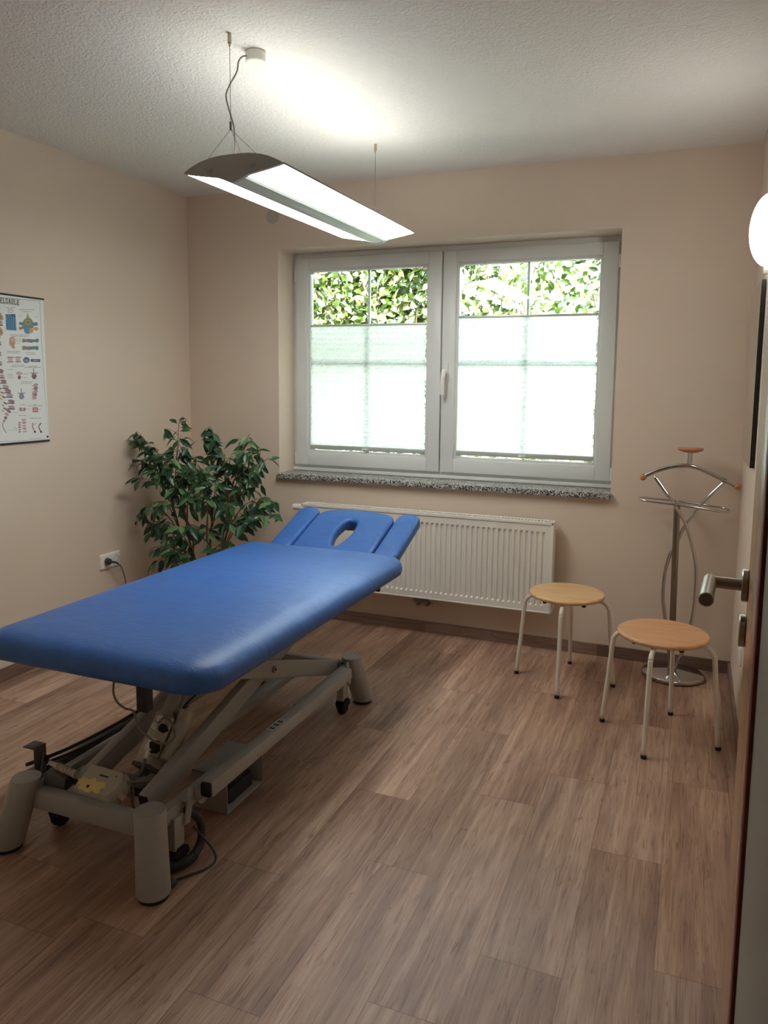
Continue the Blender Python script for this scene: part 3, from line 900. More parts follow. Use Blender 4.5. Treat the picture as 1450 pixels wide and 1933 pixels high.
# lifting motor column
a = Vector((-1.545, 1.815, .190)); d_ = Vector((.008, .69, .72)).normalized()
bm = B(); beam(bm, a, a+d_*.165, .062, .062, .006)
cyl(bm, a+Vector((.062, .02, .02)), a+d_*.16+Vector((.062, .02, .02)), .026, seg=24, bev=.004)
mo = obj('lift_motor', bm, M_box, tab, auto=40)
bm = B(); beam(bm, a+d_*.16, a+d_*.47, .048, .044, .006); obj('lift_column', bm, M_table, mo, auto=40)
bm = B(); cyl(bm, a-d_*.07, a, .016, seg=20); beam(bm, a-d_*.012, a+d_*.001, .066, .066, .002); cyl(bm, a-d_*.08+Vector((-.06, 0, 0)), a-d_*.08+Vector((.06, 0, 0)), .012, seg=16)
obj('motor_mount', bm, M_table_d, mo, auto=40)
fr = Vector((0, -.72, .69))
pb = a+d_*.10+fr*.035+Vector((.022, 0, 0))
bm = B(); beam(bm, pb-d_*.075, pb+d_*.05, .05, .018, .003); obj('connector_panel', bm, M_box, mo, auto=40)
bm = B(); cyl(bm, pb+d_*.035+Vector((-.008, 0, 0)), pb+d_*.035+fr*.030+Vector((-.008, 0, 0)), .011, seg=18, bev=.002)
cyl(bm, pb+d_*.008+Vector((-.012, 0, 0)), pb+d_*.008+fr*.032+Vector((-.012, 0, 0)), .0105, seg=18, bev=.002)
obj('round_plug', bm, M_white, mo, auto=40)
bm = B(); cyl(bm, pb+d_*.008+Vector((.014, 0, 0)), pb+d_*.008+fr*.028+Vector((.014, 0, 0)), .012, seg=18, bev=.002); box(bm, pb.x+.004, pb.x+.030, pb.y-.062, pb.y-.04, pb.z-.04, pb.z-.005, .003)
obj('black_socket', bm, M_black, mo, auto=40)
pc = pb-d_*.045+fr*.016
bm = B(); beam(bm, pc-d_*.02, pc+d_*.018, .028, .022, .003); cyl(bm, pc-d_*.045, pc-d_*.018, .007, .009, 14)
obj('cable_connector', bm, M_white, mo, auto=40)
q = pc-d_*.045
bm = B(); tube(bm, [q, q+Vector((0, -.02, -.03)), (-1.53, 1.73, .185), (-1.50, 1.70, .175), (-1.47, 1.665, .15), (-1.43, 1.66, .10), (-1.36, 1.66, .075), (-1.32, 1.68, .06)], .0045, 8)
obj('cable', bm, M_cable, tab, smooth=True)
bm = B(); tube(bm, [(-1.652, 1.80, .56), (-1.650, 1.80, .47), (-1.654, 1.80, .42), (-1.64, 1.80, .390), (-1.61, 1.80, .374), (-1.578, 1.80, .371), (-1.562, 1.795, .345), (-1.523, 1.78, .319), (-1.467, 1.775, .300), (-1.425, 1.775, .308), (-1.405, 1.78, .335), (-1.425, 1.79, .365), (-1.46, 1.80, .37), (-1.49, 1.81, .345)], .0035, 8)
obj('cable', bm, M_cable, tab, smooth=True)
bm = B(); tube(bm, [(-1.44, 1.85, .39), (-1.43, 1.86, .43), (-1.435, 1.87, .47), (-1.43, 1.88, .54)], .005, 8)
obj('cable', bm, M_cable, tab, smooth=True)
bm = B(); tube(bm, [(-1.60, 1.66, .22), (-1.50, 1.68, .215), (-1.44, 1.75, .20), (-1.46, 1.80, .17), (-1.52, 1.70, .18)], .004, 8)
obj('cable', bm, M_cable, tab, smooth=True)
bm = B(); tube(bm, [(-1.60, 2.1, .26), (-1.55, 2.00, .30), (-1.50, 2.05, .36), (-1.46, 2.2, .42), (-1.44, 2.35, .46), (-1.44, 2.45, .52)], .0035, 8)
obj('cable', bm, M_cable_d, tab, smooth=True)
bm = B(); tube(bm, [(-1.88, 1.66, .20), (-1.84, 1.80, .20), (-1.80, 2.0, .215), (-1.76, 2.2, .25)], .006, 8)
obj('cable', bm, M_cable_d, tab, smooth=True)
bm = B(); tube(bm, [(-1.86, 1.68, .19), (-1.82, 1.85, .185), (-1.78, 2.1, .20)], .005, 8)
obj('cable', bm, M_cable_d, tab, smooth=True)
# power supply with torn yellow paper on the front crossbar
bm = B()
prof_ = [(-.072, -.045), (.060, -.045), (.076, -.02), (.076, .02), (.060, .045), (-.072, .045)]
Mb = Matrix.Translation((-1.575, 1.662, .195)) @ Matrix.Rotation(math.radians(-2), 4, 'Z') @ Matrix.Rotation(math.radians(28), 4, 'X')
lo = [bm.verts.new((x_, y_, -.018)) for x_, y_ in prof_]; md = [bm.verts.new((x_, y_, .012)) for x_, y_ in prof_]; hi = [bm.verts.new((x_*.93, y_*.86, .030)) for x_, y_ in prof_]
for A_, C_ in ((lo, md), (md, hi)):
    for i in range(6): bm.faces.new((A_[i], A_[(i+1) % 6], C_[(i+1) % 6], C_[i]))
bm.faces.new(lo[::-1]); bm.faces.new(hi)
bm.transform(Mb)
ps = obj('power_supply', bm, M_box, tab, auto=30)
bm = B(); rr_ = random.Random(3); N = 26; up_ = []; dn_ = []
for k in range(N):
    a_ = 2*PI*k/N; r_ = 1+.30*rr_.uniform(-1, 1)
    up_.append(bm.verts.new((-.012+.052*r_*math.cos(a_), -.022+.021*r_*math.sin(a_), .0316)))
    dn_.append(bm.verts.new((-.012+.052*r_*math.cos(a_), -.022+.021*r_*math.sin(a_), .0305)))
bm.faces.new(up_); bm.faces.new(dn_[::-1])
for k in range(N): bm.faces.new((dn_[k], dn_[(k+1) % N], up_[(k+1) % N], up_[k]))
bm.transform(Mb); obj('yellow_paper_label', bm, M_ylabel, ps)
bm = B(); box(bm, -.012, .02, .012, .016, .030, .0312); bm.transform(Mb); obj('printed_mark', bm, M_black, ps)
bm = B(); cyl(bm, (.045, .022, .030), (.045, .022, .0312), .0022, seg=8); bm.transform(Mb); obj('screw_hole', bm, M_black, ps)
bm = B(); box(bm, -.026, -.018, -.032, -.024, .0312, .0324); bm.transform(Mb); obj('label_tear', bm, M_black, ps)
bm = B(); cyl(bm, Mb @ Vector((.074, -.012, 0)), Mb @ Vector((.098, -.020, -.002)), .0085, seg=14); obj('right_plug', bm, mat('pinkish_plug', srgb(190, 160, 140), .5), ps, auto=40)
bm = B()
a_ = Vector((-1.675, 1.655, .215)); b2 = Vector((-1.775, 1.65, .235))
M_, L_ = frame_mat(a_, b2)
pr_ = [(0, 0), (.012, 0)]
for k in range(7): pr_ += [(.012, .006+.009*k), (.0095, .008+.009*k), (.0095, .012+.009*k), (.012, .0135+.009*k)]
pr_ += [(.008, .075), (.006, .10), (0, .10)]
lathe(bm, pr_, (0, 0, 0), 18, M_); obj('ribbed_plug', bm, M_box, ps, auto=40)
# hook bracket for the hand control
bm = B()
box(bm, -1.842, -1.837, 1.655, 1.700, .168, .262, .001)
box(bm, -1.885, -1.838, 1.655, 1.700, .258, .262, .001)
box(bm, -1.880, -1.838, 1.655, 1.700, .180, .184, .001)
beam(bm, (-1.82, 1.66, .165), (-1.835, 1.690, .235), .006, .016, .001)
obj('hook_bracket', bm, M_table_d, tab, auto=40)
bm = B(); cyl(bm, (-1.836, 1.690, .218), (-1.822, 1.690, .218), .010, seg=12, bev=.003); obj('thumb_screw', bm, M_black, tab, auto=40)
bm = B(); beam(bm, (-1.77, 1.64, .195), (-1.70, 1.655, .185), .05, .05, .004); obj('bracket_block', bm, M_table_d, tab, auto=40)
# spiral hose by the front right caster
bm = B()
path = smooth_path([(-1.335, 1.70, .165), (-1.310, 1.735, .13), (-1.298, 1.755, .09), (-1.290, 1.742, .045), (-1.288, 1.70, .022), (-1.296, 1.665, .020), (-1.315, 1.640, .020), (-1.335, 1.63, .024)], 10)
tube(bm, path, .0125, 14, 0)
acc = 0; last = path[0]
for i in range(1, len(path)-1):
    acc += (path[i]-last).length; last = path[i]
    if i > 38:
        t_ = (path[i+1]-path[i-1]).normalized(); M_, L_ = frame_mat(path[i]-t_*.0012, path[i]+t_*.0012)
        cyl(bm, path[i]-t_*.0014, path[i]+t_*.0014, .0145, seg=16)
obj('corrugated_hose', bm, M_cable_d, tab, auto=50)
bm = B()
tube(bm, [(-1.30, 1.72, .10), (-1.255, 1.745, .03), (-1.232, 1.73, .005), (-1.235, 1.685, .005), (-1.262, 1.645, .005), (-1.29, 1.605, .006), (-1.30, 1.590, .008)], .0035, 8)
ball(bm, (-1.278, 1.590, .012), .013, s=(1, 1.3, .9))
obj('thin_cable', bm, M_cable_d, tab, smooth=True)

# ------------------------------------------------------------------ FOOT SWITCH in its metal guard
fs = thing('foot_switch', 'black foot switch inside an open grey metal guard under the blue table', 'foot switch', (-1.40, 2.06, 0))
bm = B(); gx0, gx1, gy0, gy1, gz = -1.475, -1.338, 1.948, 2.168, .128
box(bm, gx0, gx1, gy0, gy0+.004, .003, gz, .001); box(bm, gx0, gx1, gy1-.004, gy1, .003, gz, .001)
box(bm, gx0, gx1, gy0, gy1, 0, .004, .001); box(bm, gx0, gx0+.075, gy0, gy1, gz-.004, gz, .001)
obj('metal_guard', bm, M_table, fs, auto=40)
bm = B()
Mp = Matrix.Translation((-1.405, 2.06, .030)) @ Matrix.Rotation(math.radians(-10), 4, 'Y')
rounded_slab(bm, -.052, .048, -.085, .085, .035, [(0, -.0255), (0, .012), (.004, .018), (.012, .022)], 8, Mp)
pd = obj('pedal_base', bm, M_black, fs, auto=50)
bm = B(); Mp2 = Matrix.Translation((-1.405, 2.06, .066)) @ Matrix.Rotation(math.radians(-4), 4, 'Y')
rounded_slab(bm, -.045, .040, -.075, .075, .032, [(.004, -.014), (0, -.010), (0, .004), (.005, .010), (.014, .012)], 8, Mp2)
obj('pedal', bm, M_black, pd, auto=50)

# ------------------------------------------------------------------ STOOLS
def make_stool(c, rot, wood, label):
    t = thing('stool', label, 'stool', (c[0], c[1], 0), group='round stools by the coat stand')
    X, Y = c[0], c[1]
    R_, zt = .174, .431
    bm = B(); lathe(bm, [(0, zt-.019), (R_-.010, zt-.019), (R_-.003, zt-.016), (R_, zt-.010), (R_-.001, zt-.004), (R_-.006, zt-.0005), (R_-.012, zt), (.10, zt-.0012), (0, zt-.0018)], (X, Y, 0), 64)
    obj('seat', bm, wood, t, auto=50)
    for k in range(4):
        a = rot+k*PI/2; c_, s_ = math.cos(a), math.sin(a)
        pr = [(.045, .402), (.140, .402), (.162, .399), (.180, .388), (.191, .371), (.196, .350), (.2105, .18), (.226, .010)]
        # smooth only through the bend
        pts = []
        for i, (r, z) in enumerate(pr): pts.append(Vector((X+r*c_, Y+r*s_, z)))
        bm = B(); tube(bm, pts, .0097, 14, 4)
        lg = obj('leg', bm, M_leg_white, t, smooth=True)
        bm = B(); q0 = pts[-1]; d0 = (pts[-1]-pts[-2]).normalized(); cyl(bm, q0+d0*-.006, Vector((q0.x+d0.x*.009, q0.y+d0.y*.009, 0)), .0108, seg=18, bev=.002)
        obj('rubber_tip', bm, M_rubber, lg, auto=40)
    for k in range(4):
        a = rot+PI/4+k*PI/2; x_, y_ = X+.125*math.cos(a), Y+.125*math.sin(a)
        bm = B(); cyl(bm, (x_, y_, zt-.0185), (x_, y_, zt-.040), .009, seg=14, bev=.0015); obj('stacking_buffer', bm, M_rubber, t, auto=40)
    bm = B(); cyl(bm, (X, Y, .396), (X, Y, .412), .055, seg=28); obj('leg_plate', bm, M_leg_white, t, auto=40)
    return t
make_stool((-.511, 3.520), math.radians(1.5), M_beech_y, 'far round stool with yellowish beech seat beside the radiator')
make_stool((-.068, 3.090), math.radians(-10.5), M_beech_r, 'near round stool with reddish beech seat in front of the coat stand')

# ------------------------------------------------------------------ COAT / SUIT STAND
vs = thing('valet_stand', 'chrome suit stand with wooden knobs in the right corner', 'coat stand', (-.03, 3.775, 0))
Yv = 3.80; bc = (-.030, 3.775)
bm = B(); lathe(bm, [(0, .004), (.145, .004), (.149, .008), (.149, .019), (.143, .024), (.05, .030), (.02, .034), (0, .034)], (bc[0], bc[1], 0), 56, sx=.96, sy=.86)
obj('base_plate', bm, M_chrome, vs, auto=40)
bm = B(); lathe(bm, [(0, 0), (.135, 0), (.135, .005), (0, .005)], (bc[0], bc[1], 0), 40, sx=.97, sy=.86); obj('base_ring', bm, M_rubber, vs, auto=40)
bm = B(); tube(bm, [(x_, Yv-.012, z_) for x_, z_ in ((-.160, .968), (-.111, .901), (-.062, .835), (-.008, .743), (.032, .620), (.049, .522), (.050, .389), (.041, .280), (.014, .142), (-.027, .036))], .0085, 12)
obj('curved_tube', bm, M_chrome, vs, smooth=True)
bm = B(); tube(bm, [(x_, Yv+.012, z_) for x_, z_ in ((.153, .962), (.067, .860), (-.011, .736), (-.043, .654), (-.071, .591), (-.091, .494), (-.094, .372), (-.081, .285), (-.060, .142), (-.033, .036))], .0085, 12)
obj('curved_tube', bm, M_chrome, vs, smooth=True)
bm = B(); beam(bm, (-.040, Yv, .032), (-.052, Yv, .845), .030, .016, .004, up=(0, 1, 0)); obj('flat_post', bm, mat('post_steel', srgb(150, 138, 128), .28, .9), vs, auto=40)
bm = B(); tube(bm, [(x_, Yv, z_) for x_, z_ in ((-.204, .966), (-.159, .990), (-.110, 1.009), (-.062, 1.021), (-.010, 1.024), (.033, 1.016), (.075, .999), (.148, .966), (.198, .941))], .0105, 14)
hg = obj('hanger_bar', bm, M_chrome, vs, smooth=True)
for x_, z_ in ((-.212, .960), (.206, .939)):
    bm = B(); ball(bm, (x_, Yv, z_), .0165); obj('wooden_ball', bm, M_beech_n, hg, smooth=True)
bm = B()
for dx in (-.007, .007): cyl(bm, (-.008+dx, Yv, 1.026), (-.006+dx, Yv, 1.092), .0048, seg=12)
obj('neck_rods', bm, M_chrome, vs, auto=40)
bm = B(); lathe(bm, [(0, 1.088), (.030, 1.088), (.052, 1.097), (.0585, 1.104), (.056, 1.110), (.03, 1.1105), (0, 1.1095)], (-.006, Yv, 0), 36, sy=.85)
obj('wooden_tray', bm, M_beech_n, vs, auto=60)
bm = B()
lp = [(-.205, 3.755, .854), (-.12, 3.745, .849), (-.04, 3.742, .843), (.05, 3.742, .835), (.135, 3.745, .826), (.168, 3.765, .823), (.176, 3.80, .824), (.165, 3.838, .826), (.12, 3.855, .830), (.05, 3.858, .836), (-.06, 3.858, .845), (-.15, 3.855, .851), (-.205, 3.842, .855), (-.226, 3.80, .857)]
tube(bm, lp, .0055, 10, 4, closed=True)
cyl(bm, (-.052, Yv, .845), (-.050, 3.743, .845), .007, seg=12); cyl(bm, (-.052, Yv, .845), (-.055, 3.857, .845), .006, seg=12)
obj('trouser_bar', bm, M_chrome, vs, auto=70)

# ------------------------------------------------------------------ PENDANT LAMP
LCX, LY0, LY1 = -1.432, 2.165, 3.385
tilt = lambda y: .006*(y-LY0)
lamp = thing('pendant_lamp', 'long lens-shaped pendant lamp with grey end caps hanging lit from the ceiling', 'ceiling lamp', (LCX, (LY0+LY1)/2, 2.08))
HW = .186; zt_ = 2.083
top = lambda x: zt_+.042*(1-(abs(x)/HW)**2.7)
def under(x):
    a_ = abs(x)/HW
    return zt_-.004-.028*(1-a_**1.25)
def cap(y0, y1, name='end_cap'):
    bm = B(); xs_ = [HW*math.sin(PI/2*k/14) for k in range(-14, 15)]
    pts = [(x_, top(x_)) for x_ in xs_]+[(x_, under(x_)-(.016*max(0, 1-abs(x_)/.06))) for x_ in xs_[::-1][1:-1]]
    A_ = [bm.verts.new((LCX+x_, y0, z_+tilt(y0))) for x_, z_ in pts]; C_ = [bm.verts.new((LCX+x_, y1, z_+tilt(y1))) for x_, z_ in pts]
    n_ = len(pts); bm.faces.new(A_); bm.faces.new(C_[::-1])
    for i in range(n_): bm.faces.new((A_[i], C_[i], C_[(i+1) % n_], A_[(i+1) % n_]))
    bmesh.ops.recalc_face_normals(bm, faces=bm.faces)
    o = obj(name, bm, M_lampcap, lamp, auto=35)
    return o
c0 = cap(LY0, LY0+.014); c1 = cap(LY1-.012, LY1)
for cc, yy, s_ in ((c0, LY0, -1), (c1, LY1, 1)):
    for xx in (-.082, .080):
        bm = B(); cyl(bm, (LCX+xx, yy, 2.087+tilt(yy)), (LCX+xx, yy+.009*s_, 2.087+tilt(yy)), .009, seg=24, bev=.0015); obj('cap_screw', bm, M_lampcap, cc, auto=40)
def sheet(name, xs_, zf, m, flip=False, thick=.0015):
    bm = B(); ya, yb = LY0+.0142, LY1-.0122; P0 = []; P1 = []
    for x_ in xs_:
        P0.append((x_, zf(x_)))
    n_ = len(P0)
    A_ = [bm.verts.new((LCX+x_, ya, z_+tilt(ya))) for x_, z_ in P0]; C_ = [bm.verts.new((LCX+x_, yb, z_+tilt(yb))) for x_, z_ in P0]
    A2 = [bm.verts.new((LCX+x_, ya, z_+tilt(ya)+thick)) for x_, z_ in P0]; C2 = [bm.verts.new((LCX+x_, yb, z_+tilt(yb)+thick)) for x_, z_ in P0]
    for i in range(n_-1):
        bm.faces.new((A_[i], A_[i+1], C_[i+1], C_[i])); bm.faces.new((A2[i+1], A2[i], C2[i], C2[i+1]))
    bm.faces.new((A_[0], C_[0], C2[0], A2[0])); bm.faces.new((A_[-1], A2[-1], C2[-1], C_[-1]))
    bmesh.ops.recalc_face_normals(bm, faces=bm.faces)
    return obj(name, bm, m, lamp)
sheet('diffuser', [-HW+.004+(HW-.052)*k/8 for k in range(9)], under, M_diff)
sheet('diffuser', [.048+(HW-.052)*k/8 for k in range(9)], under, M_diff)
sheet('reflector_strip', [-.048, -.040, -.006, .004, .040, .048], lambda x: under(.048)-(.0 if abs(x) > .045 else (.006 if abs(x) > .03 else .014)), M_strip)
sheet('tube_cover', [-.105+.21*k/8 for k in range(9)], lambda x: top(x)-.003, M_up)
for s_ in (-1, 1):
    sheet('top_shell', [s_*(.107+(HW-.110)*k/5) for k in range(6)], lambda x: top(x)-.002, M_lampcap)
    bm = B(); tube(bm, [(LCX+s_*HW*.997, LY0+.01, zt_+tilt(LY0)), (LCX+s_*HW*.997, LY1-.01, zt_+tilt(LY1))], .003, 8, 0); obj('edge_trim', bm, M_alum_edge, lamp, smooth=True)
# suspension
for yy, s_ in ((2.180, 1), (3.372, -1)):
    zj = 2.222; sx_ = LCX-.012
    bm = B(); cyl(bm, (sx_, yy, H), (sx_, yy, H-.030), .0065, seg=16, bev=.001); cyl(bm, (sx_, yy, H-.030), (sx_, yy, H-.038), .0035, seg=10)
    obj('ceiling_fixing', bm, M_nickel, lamp, auto=40)
    bm = B(); cyl(bm, (sx_, yy, H-.03), (sx_, yy, zj), .0010, seg=6)
    for dx in (-.11, .085):
        cyl(bm, (sx_, yy, zj-.015), (LCX+dx, yy, top(dx)+tilt(yy)), .0008, seg=6)
    cyl(bm, (sx_, yy, zj-.015), (LCX+.0, yy+.06*s_, top(0)+tilt(yy)), .0008, seg=6)
    w_ = obj('suspension_wire', bm, M_table_d, lamp)
    bm = B(); cyl(bm, (sx_, yy, zj-.018), (sx_, yy, zj+.008), .0038, seg=12, bev=.0005); obj('wire_grip', bm, M_table_d, lamp, auto=40)
bm = B(); cyl(bm, (-1.438, 2.325, H), (-1.438, 2.325, H-.036), .034, seg=36, bev=.003)
cn = obj('ceiling_canopy', bm, M_white, lamp, auto=40)
bm = B(); tube(bm, [(-1.455, 2.295, 2.478), (-1.462, 2.280, 2.470), (-1.470, 2.27, 2.452), (-1.470, 2.26, 2.417), (-1.490, 2.25, 2.377), (-1.503, 2.245, 2.345), (-1.496, 2.24, 2.315), (-1.477, 2.23, 2.272), (-1.458, 2.22, 2.225), (-1.452, 2.215, 2.17), (-1.450, 2.210, 2.127)], .0028, 8)
obj('power_cable', bm, mat('lamp_cable', srgb(150, 148, 140), .5), lamp, smooth=True)

# ------------------------------------------------------------------ WALL THINGS
bm = B(); cyl(bm, (-2.326, YB, 2.345), (-2.326, YB-.008, 2.345), .040, seg=40, bev=.002)
tag(obj('blank_cover', bm, mat('beige_cover', srgb(190, 184, 174), .5), org=(-2.326, YB, 2.345), auto=40), 'small round beige blank cover high on the back wall behind the lamp', 'wall cover')

# double socket on the left wall
sk = thing('wall_socket', 'white double wall socket on the left wall with a plug in it', 'socket', (XL, 3.19, .42))
bm = B(); rounded_slab(bm, 3.113, 3.262, .378, .460, .008, [(0, 0), (0, .006), (.003, .010), (.006, .011)], 5, Matrix(((0, 0, 1, XL), (1, 0, 0, 0), (0, 1, 0, 0), (0, 0, 0, 1))))
bmesh.ops.recalc_face_normals(bm, faces=bm.faces)
obj('cover_frame', bm, M_white, sk, auto=40)
for yy in (3.152, 3.223):
    bm = B(); box(bm, XL+.009, XL+.0128, yy-.030, yy+.030, .391, .447, .001)
    si = obj('socket_insert', bm, M_white, sk, auto=40)
    Mx = Matrix.Translation((XL+.0128, yy, .421)) @ Matrix.Rotation(PI/2, 4, 'Y')
    bm = B(); lathe(bm, [(.021, 0), (.0225, .0012), (.0195, .0012), (.0185, -.001), (.0185, -.003), (0, -.003)], (0, 0, 0), 30, Mx)
    obj('socket_well', bm, mat('socket_inner', srgb(205, 203, 195), .5), si, auto=40)
    bm = B()
    for dy in (-.0095, .0095): cyl(bm, (XL+.0096, yy+dy, .421), (XL+.0104, yy+dy, .421), .0026, seg=10)
    obj('pin_hole', bm, M_black, si)
pg = thing('power_plug', 'dark plug with a grey cable in the left half of the wall socket', 'plug', (XL+.012, 3.152, .421))
bm = B(); cyl(bm, (XL+.0132, 3.152, .421), (XL+.036, 3.152, .421), .0178, .0165, 24, .002)
tube(bm, [(XL+.030, 3.152, .421), (XL+.045, 3.160, .419), (XL+.052, 3.176, .413), (XL+.055, 3.192, .404)], .0075, 12, taper=.55)
obj('plug_body', bm, M_cable_d, pg, auto=50)
bm = B(); tube(bm, [(XL+.055, 3.190, .405), (XL+.056, 3.205, .392), (XL+.057, 3.218, .370), (XL+.058, 3.232, .330), (XL+.060, 3.240, .28), (XL+.060, 3.24, .18), (XL+.07, 3.235, .06), (XL+.10, 3.20, .008), (XL+.3, 3.0, .006), (-2.35, 2.75, .006), (-2.05, 2.45, .006), (-1.93, 2.2, .006), (-1.93, 2.0, .006)], .0038, 8)
obj('cable', bm, M_cable, pg, smooth=True)

# socket on the right wall
t = thing('wall_socket', 'white wall socket low on the right wall behind the door handle', 'socket', (XR, 3.25, .33))
bm = B(); rounded_slab(bm, 3.20, 3.285, .290, .372, .008, [(0, 0), (0, .006), (.003, .010), (.006, .011)], 5, Matrix(((0, 0, -1, XR), (1, 0, 0, 0), (0, 1, 0, 0), (0, 0, 0, 1))))
bmesh.ops.recalc_face_normals(bm, faces=bm.faces)
obj('cover_frame', bm, M_white, t, auto=40)
bm = B(); box(bm, XR-.0128, XR-.009, 3.214, 3.271, .303, .359, .001); obj('socket_insert', bm, M_white, t, auto=40)

# mirror on the right wall
mr = thing('wall_mirror', 'tall frameless mirror with dark edge on the right wall', 'mirror', (XR, 3.48, 1.08))
bm = B(); box(bm, XR-.018, XR-.002, 3.215, 3.77, 1.084, 1.80, 0); obj('backing', bm, mat('mirror_edge', srgb(24, 24, 22), .4), mr)
bm = B(); box(bm, XR-.0195, XR-.018, 3.217, 3.768, 1.086, 1.798, 0); obj('mirror_glass', bm, M_mirror, mr)

# wall lamp on the right wall
wl = thing('wall_lamp', 'round glowing wall lamp above the mirror at the right edge', 'wall lamp', (XR, 3.08, 1.955))
Mw = Matrix.Translation((XR-.012, 3.08, 1.955)) @ Matrix.Rotation(-PI/2, 4, 'Y')
bm = B(); lathe(bm, [(.128*math.cos(PI/2*k/10), .066*math.sin(PI/2*k/10)) for k in range(10)]+[(0, .066)], (0, 0, 0), 48, Mw)
obj('glass_dome', bm, M_wlamp, wl, smooth=True)
bm = B(); cyl(bm, (XR, 3.08, 1.955), (XR-.0115, 3.08, 1.955), .120, seg=48); obj('base_plate', bm, M_white, wl, auto=40)
bm = B(); box(bm, XR-.024, XR-.0005, 3.070, 3.090, 1.800, 1.838, .003); obj('glass_clip', bm, M_alu_bar, wl, auto=40)

# ------------------------------------------------------------------ ANATOMY POSTER on the left wall
po = thing('anatomy_poster', 'anatomy chart of the human spine hung on the left wall', 'poster', (XL, 2.55, 1.10))
PY0, PY1, PZ0, PZ1 = 2.30, 2.800, 1.100, 1.775
bm = B(); box(bm, XL+.0045, XL+.0055, PY0, PY1, PZ0, PZ1)
obj('chart_sheet', bm, M_paper, po)
for z0_, z1_ in ((PZ0-.004, PZ0+.004), (PZ1-.004, PZ1+.004)):
    bm = B(); box(bm, XL+.001, XL+.009, PY0-.003, PY1+.003, z0_, z1_, .001); obj('hanging_rail', bm, M_black, po, auto=40)
Hm = ((.0001468, -.0000351, 2.5580571), (-.0001686, -.0003977, 1.8077313), (-.0001247, -.0000051, 1.0))
def pq(x, y, l=0):      # drawing units of the chart -> the sheet on the wall
    w = Hm[2][0]*x+Hm[2][1]*y+Hm[2][2]
    yy = (Hm[0][0]*x+Hm[0][1]*y+Hm[0][2])/w; zz = (Hm[1][0]*x+Hm[1][1]*y+Hm[1][2])/w
    return Vector((XL+.0057+.00012*l, min(yy, PY1-.002), zz))
cols = dict(black=(24, 24, 26), grey=(150, 152, 152), bone=(188, 160, 160), bone2=(150, 120, 128), blue=(84, 146, 182), blue2=(66, 100, 138),
            green=(126, 146, 122), olive=(168, 162, 122), tan=(206, 160, 120), red=(182, 118, 120), pink=(212, 178, 180), teal=(92, 140, 146), lav=(152, 142, 166), disc=(120, 104, 110), orange=(178, 138, 108), line=(90, 92, 96))
names = list(cols)
pm = [mat('print_'+k, srgb(*v), .6) for k, v in cols.items()]
ix = {k: i for i, k in enumerate(names)}
bm = B()
def poly(pts, c, l=0):
    vs_ = [bm.verts.new(pq(x, y, l)) for x, y in pts]; f = bm.faces.new(vs_); f.material_index = ix[c]; f.normal_update()
    if f.normal.x < 0: f.normal_flip()
def blob(cx, cy, rx, ry, c, l=0, n=14, jag=0, seed=0, rot=0):
    q = random.Random(seed); pts = []
    for k in range(n):
        a = 2*PI*k/n; r = 1+jag*q.uniform(-1, 1); x_, y_ = rx*r*math.cos(a), ry*r*math.sin(a)
        pts.append((cx+x_*math.cos(rot)-y_*math.sin(rot), cy+x_*math.sin(rot)+y_*math.cos(rot)))
    poly(pts, c, l)
def stroke(pts, w, c, l=0):
    for (x0_, y0_), (x1_, y1_) in zip(pts, pts[1:]):
        dx, dy = x1_-x0_, y1_-y0_; L_ = math.hypot(dx, dy) or 1; nx, ny = -dy/L_*w/2, dx/L_*w/2
        poly([(x0_+nx, y0_+ny), (x1_+nx, y1_+ny), (x1_-nx, y1_-ny), (x0_-nx, y0_-ny)], c, l)
# thin border line
stroke([(-300, 100), (455, 172), (475, 600), (505, 1100), (560, 1730)], 3, 'line'); stroke([(-300, 1790), (570, 1745)], 3, 'line')
# spine: vertebra bodies and spinous processes down the curve
sp = [(-10, 330), (8, 420), (0, 520), (-8, 640), (-12, 760), (-4, 870), (10, 960), (22, 1020), (42, 1080), (66, 1140), (92, 1190), (112, 1240), (130, 1310), (132, 1375)]
for i, (x, y) in enumerate(sp):
    w = 26+i*1.3
    blob(x, y, w, 17, 'bone' if i % 2 else 'bone2', 1, 10, .12, i, .15)
    poly([(x-w, y+14), (x+w*.9, y+20), (x+w*.9, y+34), (x-w, y+30)], 'disc', 2)
    blob(x-w-26, y+24, 26, 11, 'bone2', 2, 9, .25, i+40, .5)
    blob(x-w-52, y+48, 20, 8, 'tan', 1, 8, .25, i+60, .7)
for k in range(12): blob(2+20*math.sin(k), 320+26*k, 22, 13, 'orange' if k % 3 else 'olive', 3, 8, .3, k+90)
for i, (x, y) in enumerate([(100, 1425), (82, 1462), (66, 1500), (50, 1535)]): blob(x, y, 30-4*i, 17, 'bone' if i % 2 else 'bone2', 1, 9, .2, i+70, .6)
stroke([(40, 1550), (30, 1580), (38, 1612), (55, 1645), (74, 1672)], 8, 'bone2', 1)
# blue micrograph
poly([(64, 318), (176, 318), (192, 508), (72, 496)], 'blue', 1)
for k in range(4): stroke([(88+26*k, 325), (98+26*k, 380), (84+26*k, 440), (98+26*k, 500)], 8, 'blue2', 2)
poly([(125, 318), (176, 318), (180, 352), (130, 340)], 'blue2', 3)
